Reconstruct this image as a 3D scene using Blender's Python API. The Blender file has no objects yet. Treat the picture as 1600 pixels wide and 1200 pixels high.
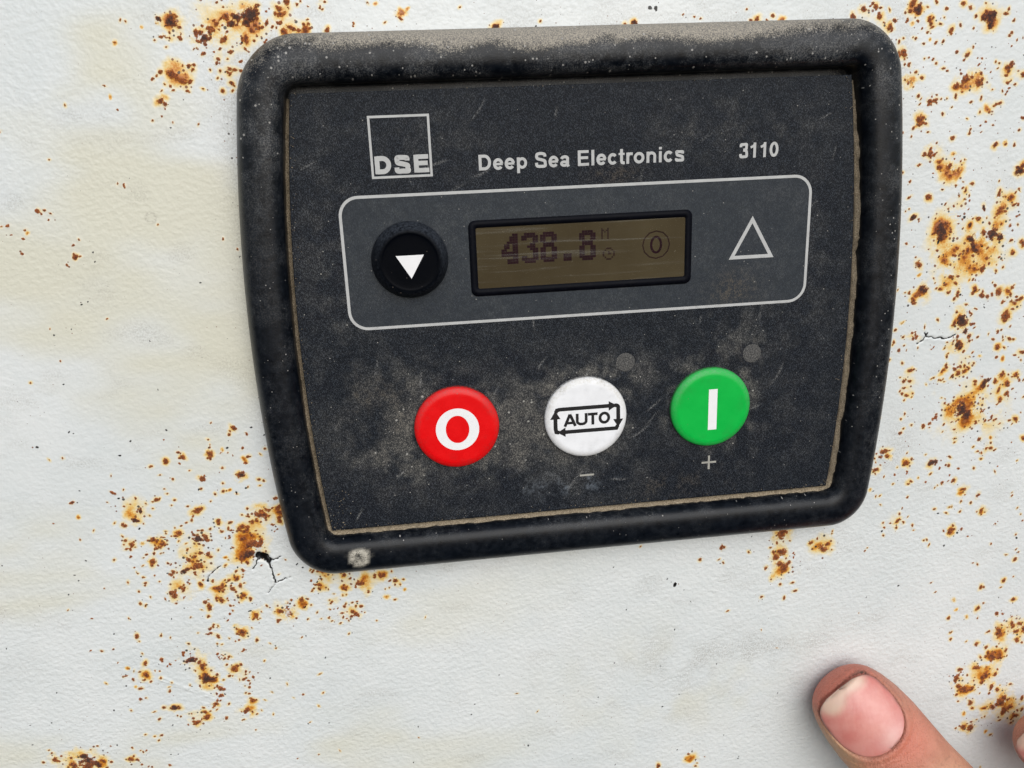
import bpy, math, random
import numpy as np
from mathutils import Vector, Matrix

# ---------------------------------------------------------------- camera, sky, sun, exposure
MM = 0.001                       # everything below is measured in millimetres: x right, z up, h out of the metal
scene = bpy.context.scene
COL = scene.collection

cam_data = bpy.data.cameras.new("camera")
cam_data.sensor_fit = 'HORIZONTAL'
cam_data.sensor_width = 36.0
cam_data.lens = 29.3493
cam_data.clip_start = 0.005
cam_data.clip_end = 50.0
cam = bpy.data.objects.new("camera", cam_data)
COL.objects.link(cam)
cam.matrix_world = Matrix([[0.991177, 0.073669, -0.110182, -0.0312], [-0.126676, 0.281957, -0.951028, -0.1615], [-0.038995, 0.956595, 0.288801, 0.0338], [0.0, 0.0, 0.0, 1.0]])
scene.camera = cam

world = bpy.data.worlds.new("World")
scene.world = world
world.use_nodes = True
wn = world.node_tree
wn.nodes.clear()
sky = wn.nodes.new("ShaderNodeTexSky")
sky.sky_type = 'NISHITA'
sky.sun_disc = False
SUN_DIR = Vector((0.18, -1.05, 0.68)).normalized()      # from the scene towards the (veiled) sun
sky.sun_elevation = math.asin(SUN_DIR.z)
sky.sun_rotation = math.atan2(SUN_DIR.x, SUN_DIR.y)
sky.air_density = 1.0
sky.dust_density = 1.0
hsv = wn.nodes.new("ShaderNodeHueSaturation")            # thin overcast: the blue is washed out
hsv.inputs["Saturation"].default_value = 0.50
bg = wn.nodes.new("ShaderNodeBackground")
bg.inputs["Strength"].default_value = 0.10
wout = wn.nodes.new("ShaderNodeOutputWorld")
wn.links.new(sky.outputs[0], hsv.inputs["Color"])
wn.links.new(hsv.outputs[0], bg.inputs["Color"])
wn.links.new(bg.outputs[0], wout.inputs["Surface"])

sun_data = bpy.data.lights.new("sun", 'SUN')
sun_data.energy = 1.5
sun_data.angle = math.radians(60)
sun_data.color = (1.0, 0.975, 0.94)
sun = bpy.data.objects.new("sun", sun_data)
COL.objects.link(sun)
sun.rotation_euler = (-SUN_DIR).to_track_quat('-Z', 'Y').to_euler()

scene.view_settings.view_transform = 'Standard'
scene.view_settings.look = 'None'
scene.view_settings.exposure = 0.46
scene.view_settings.gamma = 1.0
scene.view_settings.use_curve_mapping = False

# ---------------------------------------------------------------- small helpers
rng = np.random.default_rng(11)
random.seed(5)


def tag(o, label=None, category=None, kind=None):
    if label: o["label"] = label
    if category: o["category"] = category
    if kind: o["kind"] = kind
    return o


def link(name, mesh, mat=None, parent=None, smooth=True):
    o = bpy.data.objects.new(name, mesh)
    COL.objects.link(o)
    if mat is not None:
        mesh.materials.append(mat)
    if smooth and len(mesh.polygons):
        mesh.polygons.foreach_set("use_smooth", np.ones(len(mesh.polygons), bool))
    if parent is not None:
        o.parent = parent
    return o


def grid_mesh(name, P, keep=None):
    """quads from an (n, m, 3) array of points in metres"""
    n, m = P.shape[:2]
    idx = np.arange(n * m).reshape(n, m)
    q = np.stack([idx[:-1, :-1], idx[:-1, 1:], idx[1:, 1:], idx[1:, :-1]], -1).reshape(-1, 4)
    if keep is not None:
        q = q[keep.reshape(-1)]
    co = P.reshape(-1, 3)
    used = np.unique(q)
    remap = -np.ones(n * m, np.int64)
    remap[used] = np.arange(len(used))
    q = remap[q]
    me = bpy.data.meshes.new(name)
    me.vertices.add(len(used))
    me.vertices.foreach_set("co", co[used].astype(np.float32).ravel())
    me.loops.add(q.size)
    me.loops.foreach_set("vertex_index", q.astype(np.int32).ravel())
    me.polygons.add(len(q))
    me.polygons.foreach_set("loop_start", np.arange(0, q.size, 4, dtype=np.int32))
    me.update(calc_edges=True)
    return me, used


def set_attr(me, name, rgba):
    a = me.attributes.new(name, 'FLOAT_COLOR', 'POINT')
    a.data.foreach_set("color", np.ascontiguousarray(rgba, dtype=np.float32).ravel())


def py_mesh(name, verts_mm, faces):
    """verts as (x, z, h) millimetres"""
    me = bpy.data.meshes.new(name)
    me.from_pydata([(x * MM, -h * MM, z * MM) for x, z, h in verts_mm], [], faces)
    me.update()
    return me


def hash2(i, j, seed):
    n = (i * 374761393 + j * 668265263 + seed * 1442695041) & 0xFFFFFFFF
    n = ((n ^ (n >> 13)) * 1274126177) & 0xFFFFFFFF
    n = n ^ (n >> 16)
    return (n & 0xFFFFFF) / float(0xFFFFFF)


def vnoise(x, y, seed=0):
    xi = np.floor(x).astype(np.int64); yi = np.floor(y).astype(np.int64)
    fx = x - xi; fy = y - yi
    fx = fx * fx * (3 - 2 * fx); fy = fy * fy * (3 - 2 * fy)
    a = hash2(xi, yi, seed); b = hash2(xi + 1, yi, seed)
    c = hash2(xi, yi + 1, seed); d = hash2(xi + 1, yi + 1, seed)
    return (a + (b - a) * fx) * (1 - fy) + (c + (d - c) * fx) * fy - 0.5


def fbm(x, y, seed=0, octaves=3):
    s = 0; a = 1.0
    for k in range(octaves):
        s = s + a * vnoise(x * 2 ** k + 17.3 * k, y * 2 ** k - 9.1 * k, seed + k)
        a *= 0.5
    return s


def sstep(a, b, x):
    t = np.clip((x - a) / (b - a), 0, 1)
    return t * t * (3 - 2 * t)


# ---------------------------------------------------------------- material toolkit
class Mat:
    def __init__(self, name):
        self.m = bpy.data.materials.new(name)
        self.m.use_nodes = True
        self.nt = self.m.node_tree
        self.nt.nodes.clear()
        self.out = self.nt.nodes.new("ShaderNodeOutputMaterial")
        self.p = self.nt.nodes.new("ShaderNodeBsdfPrincipled")
        self.nt.links.new(self.p.outputs[0], self.out.inputs["Surface"])
        self.tc = self.nt.nodes.new("ShaderNodeTexCoord")

    def n(self, t, **kw):
        nd = self.nt.nodes.new("ShaderNode" + t)
        for k, v in kw.items():
            setattr(nd, k, v)
        return nd

    def l(self, a, b):
        self.nt.links.new(a, b)

    def put(self, sock, v):
        if isinstance(v, bpy.types.NodeSocket):
            self.l(v, sock)
        elif isinstance(v, (tuple, list)) and len(v) == 3 and sock.type == 'RGBA':
            sock.default_value = (*v, 1)
        else:
            sock.default_value = v

    def set(self, **kw):
        names = dict(color="Base Color", rough="Roughness", metal="Metallic", spec="Specular IOR Level",
                     coat="Coat Weight", coat_rough="Coat Roughness", sss="Subsurface Weight",
                     sss_scale="Subsurface Scale", sheen="Sheen Weight", normal="Normal", alpha="Alpha")
        for k, v in kw.items():
            self.put(self.p.inputs[names[k]], v)
        return self

    def map(self, scale=(1, 1, 1), rot=(0, 0, 0), loc=(0, 0, 0)):
        mp = self.n("Mapping")
        mp.inputs["Scale"].default_value = scale
        mp.inputs["Rotation"].default_value = rot
        mp.inputs["Location"].default_value = loc
        self.l(self.tc.outputs["Object"], mp.inputs["Vector"])
        return mp.outputs[0]

    def noise(self, per_mm, detail=3.0, rough=0.55, dist=0.0, vec=None):
        nd = self.n("TexNoise")
        nd.inputs["Scale"].default_value = per_mm * 1000.0
        nd.inputs["Detail"].default_value = detail
        nd.inputs["Roughness"].default_value = rough
        nd.inputs["Distortion"].default_value = dist
        self.l(vec if vec is not None else self.tc.outputs["Object"], nd.inputs["Vector"])
        return nd.outputs[0]

    def voronoi(self, per_mm, out="Distance", feature='F1', vec=None):
        nd = self.n("TexVoronoi", feature=feature)
        nd.inputs["Scale"].default_value = per_mm * 1000.0
        self.l(vec if vec is not None else self.tc.outputs["Object"], nd.inputs["Vector"])
        return nd.outputs[out]

    def cells(self, per_mm):
        """flat cells in the plane of the panel"""
        nd = self.n("TexVoronoi", feature='F1', voronoi_dimensions='2D')
        nd.inputs["Scale"].default_value = per_mm * 1000.0
        self.l(self.map(rot=(math.pi / 2, 0, 0)), nd.inputs["Vector"])
        return nd

    def math(self, op, a, b=0.0, c=None, clamp=False):
        nd = self.n("Math", operation=op, use_clamp=clamp)
        self.put(nd.inputs[0], a); self.put(nd.inputs[1], b)
        if c is not None: self.put(nd.inputs[2], c)
        return nd.outputs[0]

    def ramp(self, v, stops, interp='LINEAR'):
        nd = self.n("ValToRGB")
        r = nd.color_ramp; r.interpolation = interp
        while len(r.elements) > 1: r.elements.remove(r.elements[-1])
        for i, (p, c) in enumerate(stops):
            e = r.elements[0] if i == 0 else r.elements.new(p)
            e.position = p
            e.color = (*c, 1) if isinstance(c, (tuple, list)) else (c, c, c, 1)
        self.put(nd.inputs[0], v)
        return nd.outputs[0]

    def step(self, v, a, b, lo=0.0, hi=1.0):
        nd = self.n("MapRange", interpolation_type='SMOOTHSTEP')
        self.put(nd.inputs[0], v)
        for i, x in zip((1, 2, 3, 4), (a, b, lo, hi)): self.put(nd.inputs[i], x)
        return nd.outputs[0]

    def mix(self, f, a, b, mode='MIX'):
        nd = self.n("Mix", data_type='RGBA', blend_type=mode)
        self.put(nd.inputs[0], f); self.put(nd.inputs[6], a); self.put(nd.inputs[7], b)
        return nd.outputs[2]

    def attr(self, name):
        nd = self.n("Attribute", attribute_name=name)
        sp = self.n("SeparateColor")
        self.l(nd.outputs["Color"], sp.inputs[0])
        return sp.outputs[0], sp.outputs[1], sp.outputs[2], nd.outputs["Alpha"]

    def bump(self, h, dist_mm, strength=1.0, prev=None):
        nd = self.n("Bump")
        nd.inputs["Strength"].default_value = strength
        nd.inputs["Distance"].default_value = dist_mm * MM
        self.put(nd.inputs["Height"], h)
        if prev is not None: self.l(prev, nd.inputs["Normal"])
        return nd.outputs[0]


# ---- painted steel: white wrinkle paint, rust scabs, rust stain, grime, cracks
def mat_paint():
    m = Mat("white_wrinkle_paint_with_rust")
    core, dark, stain, black = m.attr("rust")
    grime, speck, warm, wrinkle = m.attr("dirt")
    tone, patch, _t3, _t4 = m.attr("tone")
    fine = m.noise(2.9, 2, 0.7)
    paint = m.mix(tone, (0.60, 0.635, 0.635), (0.685, 0.705, 0.70))
    paint = m.mix(warm, paint, (0.605, 0.59, 0.475))
    dirtmask = m.math('MULTIPLY', grime, m.step(fine, 0.38, 0.66))
    paint = m.mix(m.math('MULTIPLY', dirtmask, 0.75), paint, (0.24, 0.215, 0.175))
    # pepper of tiny pin-holes
    cell = m.cells(1.15)
    sp = m.n("SeparateColor"); m.l(cell.outputs["Color"], sp.inputs[0])
    size = m.math('MULTIPLY', m.math('SUBTRACT', m.math('ADD', sp.outputs[0], speck), 0.985), 1.5)
    dot = m.step(m.math('SUBTRACT', m.math('MINIMUM', size, 0.34), cell.outputs["Distance"]), -0.03, 0.06)
    dotcol = m.mix(m.step(sp.outputs[1], 0.25, 0.5), (0.030, 0.020, 0.018), (0.17, 0.052, 0.015))
    # stain, broken up by noise
    st = m.math('MULTIPLY', stain, m.math('ADD', m.math('MULTIPLY', m.math('SUBTRACT', fine, 0.5), 1.5), m.math('ADD', m.math('MULTIPLY', patch, 1.7), 0.0)), clamp=True)
    stcol = m.ramp(st, [(0.0, (0.66, 0.655, 0.61)), (0.14, (0.71, 0.645, 0.47)), (0.32, (0.73, 0.535, 0.21)),
                        (0.52, (0.64, 0.29, 0.040)), (0.75, (0.42, 0.125, 0.014)), (1.0, (0.22, 0.055, 0.010))])
    colr = m.mix(m.step(st, 0.0, 0.13), paint, stcol)
    colr = m.mix(m.math('MULTIPLY', dot, 0.92), colr, dotcol)
    # scabs: attribute stores 0.5 at the edge; noise frays it
    cf = m.math('ADD', core, m.math('MULTIPLY', m.math('SUBTRACT', fine, 0.5), 0.62))
    rim = m.step(cf, 0.34, 0.54)
    cm = m.step(cf, 0.465, 0.575)
    fl = m.noise(2.6, 3, 0.8)
    inner = m.step(cf, 0.50, 0.90, 0.15, -0.07)
    rustc = m.ramp(m.math('ADD', m.math('ADD', fl, inner), m.math('MULTIPLY', dark, -0.24)),
                   [(0.14, (0.020, 0.011, 0.012)), (0.32, (0.062, 0.021, 0.014)), (0.46, (0.150, 0.038, 0.010)),
                    (0.59, (0.29, 0.070, 0.012)), (0.75, (0.47, 0.15, 0.020)), (0.88, (0.60, 0.33, 0.14))])
    colr = m.mix(m.math('MULTIPLY', rim, 0.5), colr, (0.52, 0.185, 0.028))
    colr = m.mix(m.math('MULTIPLY', cm, 0.97), colr, rustc)
    colr = m.mix(m.step(m.math('ADD', black, m.math('MULTIPLY', m.math('SUBTRACT', fine, 0.5), 0.25)), 0.46, 0.58), colr, (0.005, 0.0045, 0.0045))
    m.set(color=colr, rough=m.ramp(m.math('MAXIMUM', cm, m.math('MULTIPLY', grime, 0.6)), [(0, 0.33), (1, 0.85)]), spec=0.5)
    # orange-peel relief with the odd crease
    w1 = m.noise(1.05, 1.6, 0.5, 0.0, vec=m.map(scale=(0.9, 1, 1.08), rot=(0, 0.3, 0)))
    hgt = w1
    amp = m.math('ADD', m.math('MULTIPLY', wrinkle, 0.85), 0.2)
    b = m.bump(m.math('MULTIPLY', hgt, amp), 0.46, 0.52)
    b = m.bump(m.math('MULTIPLY', fl, m.math('ADD', m.math('MULTIPLY', cm, 0.9), 0.05)), 0.30, 0.9, b)
    m.set(normal=b)
    return m.m


# ---- black bezel plastic with settled dust (vertex attribute "dust": r tan dust, g grey film that also carries painted sheen, b white splash)
def mat_bezel():
    m = Mat("black_bezel_plastic")
    tan, film, splash, patch = m.attr("dust")
    grit = m.noise(4.2, 2, 0.8)
    soft = m.noise(0.7, 3, 0.65)
    base = m.mix(m.step(soft, 0.3, 0.7), (0.0020, 0.0032, 0.0056), (0.0050, 0.0072, 0.0112))
    g = m.math('ADD', m.math('MULTIPLY', grit, 0.85), m.math('MULTIPLY', soft, 0.45))
    filmf = m.math('MULTIPLY', film, m.step(m.math('ADD', m.math('ADD', m.math('MULTIPLY', grit, 0.42), m.math('MULTIPLY', soft, 0.5)), m.math('MULTIPLY', patch, 0.34)), 0.52, 0.92))
    base = m.mix(m.math('MULTIPLY', filmf, 0.55), base, m.mix(m.step(grit, 0.4, 0.65), (0.030, 0.036, 0.048), (0.21, 0.21, 0.205)))
    tn = m.math('ADD', tan, m.math('MULTIPLY', m.math('SUBTRACT', g, 0.65), 1.3))
    base = m.mix(m.math('MULTIPLY', m.step(tn, 0.30, 0.90), 0.92), base, m.mix(m.step(grit, 0.3, 0.7), (0.13, 0.125, 0.12), (0.42, 0.38, 0.31)))
    # pale nicks and grains
    v = m.cells(1.5)
    s = m.n("SeparateColor"); m.l(v.outputs["Color"], s.inputs[0])
    nick = m.step(m.math('SUBTRACT', m.math('MULTIPLY', m.math('SUBTRACT', s.outputs[0], m.math('SUBTRACT', 0.975, m.math('MULTIPLY', film, 0.06))), 4.0), v.outputs["Distance"]), -0.05, 0.06)
    base = m.mix(m.math('MULTIPLY', nick, 0.75), base, (0.36, 0.35, 0.33))
    sp = m.math('MULTIPLY', splash, m.step(m.math('ADD', grit, soft), 0.72, 1.1))
    base = m.mix(sp, base, (0.50, 0.47, 0.40))
    rough = m.math('ADD', m.math('MULTIPLY', m.step(tn, 0.2, 0.9), 0.40), m.math('ADD', m.math('MULTIPLY', soft, 0.25), 0.20))
    m.set(color=base, rough=rough, spec=0.24)
    m.set(normal=m.bump(m.math('ADD', grit, soft), 0.10, 0.28))
    return m.m


# ---- textured polyester face ("dust": r = tan/grey dust, g = smooth window, b = brown stain, a = bluish smear)
def mat_face(name="dark_grained_overlay", window=False):
    m = Mat(name)
    dust, scuff, brown, smear = m.attr("dust")
    grain = m.noise(5.4, 1.0, 0.6, 0.0, vec=m.map(scale=(1.2, 1, 0.72), rot=(0, 0.6, 0)))
    f = m.noise(0.8, 3, 0.7)
    b0 = (0.022, 0.0265, 0.033) if window else (0.0036, 0.0052, 0.0088)
    b1 = (0.027, 0.0325, 0.039) if window else (0.0054, 0.0076, 0.0118)
    base = m.mix(m.step(f, 0.3, 0.7), b0, b1)
    # dust caught on the tops of the grain, with its sparkle painted in
    catch = m.math('MULTIPLY', m.step(grain, 0.46, 0.72), m.math('ADD', 0.11 if window else 0.25, m.math('MULTIPLY', dust, 0.45)))
    base = m.mix(m.math('MULTIPLY', catch, 0.75), base, m.mix(dust, (0.125, 0.155, 0.20), (0.29, 0.275, 0.245)))
    base = m.mix(m.math('MULTIPLY', dust, 0.16), base, (0.20, 0.195, 0.18))
    clump = m.math('MULTIPLY', dust, m.step(m.math('ADD', f, m.math('MULTIPLY', m.math('SUBTRACT', grain, 0.5), 0.5)), 0.40, 0.95))
    base = m.mix(m.math('MULTIPLY', clump, 0.42), base, (0.27, 0.255, 0.22))
    base = m.mix(m.math('MULTIPLY', brown, m.math('MULTIPLY', m.step(m.math('ADD', f, m.math('SUBTRACT', grain, 0.5)), 0.38, 0.75), 0.6)), base, (0.19, 0.14, 0.08))
    base = m.mix(m.math('MULTIPLY', smear, m.math('MULTIPLY', m.step(f, 0.40, 0.75), 0.6)), base, (0.20, 0.235, 0.28))
    v = m.cells(1.3)
    s = m.n("SeparateColor"); m.l(v.outputs["Color"], s.inputs[0])
    nick = m.step(m.math('SUBTRACT', m.math('MULTIPLY', m.math('SUBTRACT', s.outputs[0], m.math('SUBTRACT', 0.982, m.math('MULTIPLY', dust, 0.05))), 5.0), v.outputs["Distance"]), -0.05, 0.05)
    base = m.mix(m.math('MULTIPLY', nick, 0.75), base, (0.38, 0.37, 0.34))
    base = m.mix(m.math('MULTIPLY', m.math('MULTIPLY', scuff, m.step(grain, 0.35, 0.65)), 0.7), base, (0.30, 0.30, 0.29))
    m.set(color=base, rough=m.ramp(dust, [(0, 0.42), (1, 0.8)]), spec=0.12)
    m.set(normal=m.bump(grain, 0.10, 0.35 if window else 1.0))
    return m.m


def mat_plain(name, color, rough=0.45, spec=0.4, var=0.12, dirt=0.0, dirt_col=(0.2, 0.18, 0.15), relief=0.0, coat=0.0):
    m = Mat(name)
    f = m.noise(0.5, 4, 0.6)
    dk = tuple(c * (1 - var) for c in color)
    base = m.mix(m.step(f, 0.3, 0.7), dk, color)
    if dirt > 0:
        g = m.noise(1.5, 5, 0.7)
        base = m.mix(m.math('MULTIPLY', m.step(g, 0.56, 0.80), dirt), base, dirt_col)
    m.set(color=base, rough=m.ramp(f, [(0.3, max(0.05, rough - 0.06)), (0.7, rough + 0.06)]), spec=spec)
    if coat: m.set(coat=coat, coat_rough=0.2)
    if relief:
        m.set(normal=m.bump(m.noise(2.0, 3, 0.6), relief, 0.5))
    return m.m


def mat_button(name, color, edge_col, spec=0.26):
    """moulded cap; attribute dust.r tints the rim: dust, and on black a painted highlight"""
    m = Mat(name)
    rim, _g, _b, _a = m.attr("dust")
    f = m.noise(0.4, 4, 0.6); g = m.noise(2.2, 5, 0.7)
    base = m.mix(m.step(f, 0.3, 0.7), tuple(c * 0.93 for c in color), color)
    base = m.mix(m.math('MULTIPLY', rim, m.step(g, 0.25, 0.75)), base, edge_col)
    sp = m.cells(0.75)
    s = m.n("SeparateColor"); m.l(sp.outputs["Color"], s.inputs[0])
    nick = m.step(m.math('SUBTRACT', m.math('MULTIPLY', m.math('SUBTRACT', s.outputs[0], 0.965), 3.0), sp.outputs["Distance"]), -0.05, 0.05)
    base = m.mix(m.math('MULTIPLY', nick, 0.45), base, (0.18, 0.15, 0.13))
    base = m.mix(m.math('MULTIPLY', _g, m.step(g, 0.2, 0.7)), base, (0.045, 0.04, 0.035))
    m.set(color=base, rough=m.math('ADD', 0.26, m.math('MULTIPLY', f, 0.2)), spec=spec)
    m.set(normal=m.bump(m.noise(1.2, 3, 0.6), 0.03, 0.5))
    return m.m


def mat_sand():
    m = Mat("dry_sand")
    g = m.noise(4.5, 3, 0.7); f = m.noise(0.5, 3, 0.6)
    c = m.ramp(g, [(0.25, (0.10, 0.075, 0.05)), (0.5, (0.28, 0.225, 0.155)), (0.75, (0.50, 0.43, 0.32))])
    c = m.mix(m.math('MULTIPLY', m.step(f, 0.5, 0.75), 0.5), c, (0.10, 0.085, 0.06))
    m.set(color=c, rough=0.95, spec=0.2, normal=m.bump(g, 0.25, 0.9))
    return m.m


def mat_screen():
    m = Mat("unlit_display_glass")
    f = m.noise(0.06, 3, 0.6)
    c = m.mix(m.step(f, 0.3, 0.7), (0.048, 0.036, 0.0185), (0.064, 0.050, 0.027))
    g = m.noise(0.9, 5, 0.7)
    c = m.mix(m.math('MULTIPLY', m.step(g, 0.62, 0.80), 0.35), c, (0.30, 0.28, 0.22))
    m.set(color=c, rough=0.6, spec=0.0)
    return m.m


def mat_pane():
    """clear scratched window: transparent, with a fresnel sheen and pale scratches whose reflected streaks are painted in diffuse colour"""
    m = Mat("scratched_clear_window")
    tr = m.n("BsdfTransparent"); gl = m.n("BsdfGlossy"); df = m.n("BsdfDiffuse")
    gl.inputs["Roughness"].default_value = 0.18
    df.inputs["Color"].default_value = (0.62, 0.62, 0.56, 1)
    s1 = m.noise(0.42, 4, 0.6, 0.9, vec=m.map(scale=(0.07, 1, 1.9), rot=(0, -0.10, 0)))
    s2 = m.noise(1.6, 5, 0.7)
    haze = m.math('ADD', m.math('MULTIPLY', m.step(s1, 0.52, 0.78), 0.10), m.math('MULTIPLY', m.step(s2, 0.72, 0.78), 0.30))  # pale streaks painted for reflections along the scratches, plus pale specks
    haze = m.math('ADD', haze, 0.006)
    lw = m.n("LayerWeight"); lw.inputs["Blend"].default_value = 0.15
    mx = m.n("MixShader"); mx2 = m.n("MixShader")
    m.put(mx.inputs[0], haze); m.l(tr.outputs[0], mx.inputs[1]); m.l(df.outputs[0], mx.inputs[2])
    m.put(mx2.inputs[0], m.math('MULTIPLY', lw.outputs["Fresnel"], 0.12)); m.l(mx.outputs[0], mx2.inputs[1]); m.l(gl.outputs[0], mx2.inputs[2])
    m.l(mx2.outputs[0], m.out.inputs["Surface"])
    return m.m


def mat_skin():
    m = Mat("skin")
    red, pale, dirt, _ = m.attr("flush")
    f = m.noise(0.25, 4, 0.6); g = m.noise(1.8, 4, 0.65)
    c = m.mix(m.step(f, 0.3, 0.7), (0.40, 0.180, 0.118), (0.52, 0.25, 0.17))
    c = m.mix(m.math('MULTIPLY', red, 0.85), c, (0.60, 0.170, 0.115))
    c = m.mix(m.math('MULTIPLY', pale, 0.7), c, (0.56, 0.39, 0.21))
    c = m.mix(m.math('MULTIPLY', m.step(g, 0.5, 0.75), 0.40), c, (0.34, 0.11, 0.075))
    c = m.mix(m.math('MULTIPLY', dirt, m.step(g, 0.25, 0.6)), c, (0.07, 0.04, 0.025))  # dirt by the nail, plus shade painted into skin lines and wrinkles
    m.set(color=c, rough=0.46, spec=0.42, sss=0.12, sss_scale=0.0018)
    m.p.inputs["Subsurface Radius"].default_value = (1.0, 0.35, 0.2)
    lines = m.noise(1.9, 3, 0.65, 0.3, vec=m.map(scale=(1.0, 1, 0.30), rot=(0, 0.68, 0)))
    pores = m.voronoi(2.4)
    b = m.bump(m.math('ADD', m.math('MULTIPLY', lines, 0.9), m.math('MULTIPLY', pores, 0.35)), 0.40, 0.8)
    m.set(normal=b)
    return m.m


def mat_nail():
    m = Mat("fingernail")
    tip, lun, edge, side = m.attr("flush")
    f = m.noise(0.3, 3, 0.6)
    c = m.mix(m.step(f, 0.3, 0.7), (0.58, 0.195, 0.165), (0.63, 0.265, 0.225))
    c = m.mix(m.math('MULTIPLY', tip, 0.9), c, (0.68, 0.50, 0.385))
    c = m.mix(m.math('MULTIPLY', lun, 0.42), c, (0.62, 0.42, 0.40))
    c = m.mix(m.math('MULTIPLY', edge, 0.9), c, (0.10, 0.05, 0.03))
    m.set(color=c, rough=0.30, spec=0.5, sss=0.08, sss_scale=0.0008, coat=0.25, coat_rough=0.22)
    m.set(normal=m.bump(m.noise(1.0, 2, 0.5, 0.0, vec=m.map(scale=(1.6, 1, 0.25), rot=(0, 0.68, 0))), 0.10, 0.5))
    return m.m


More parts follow.
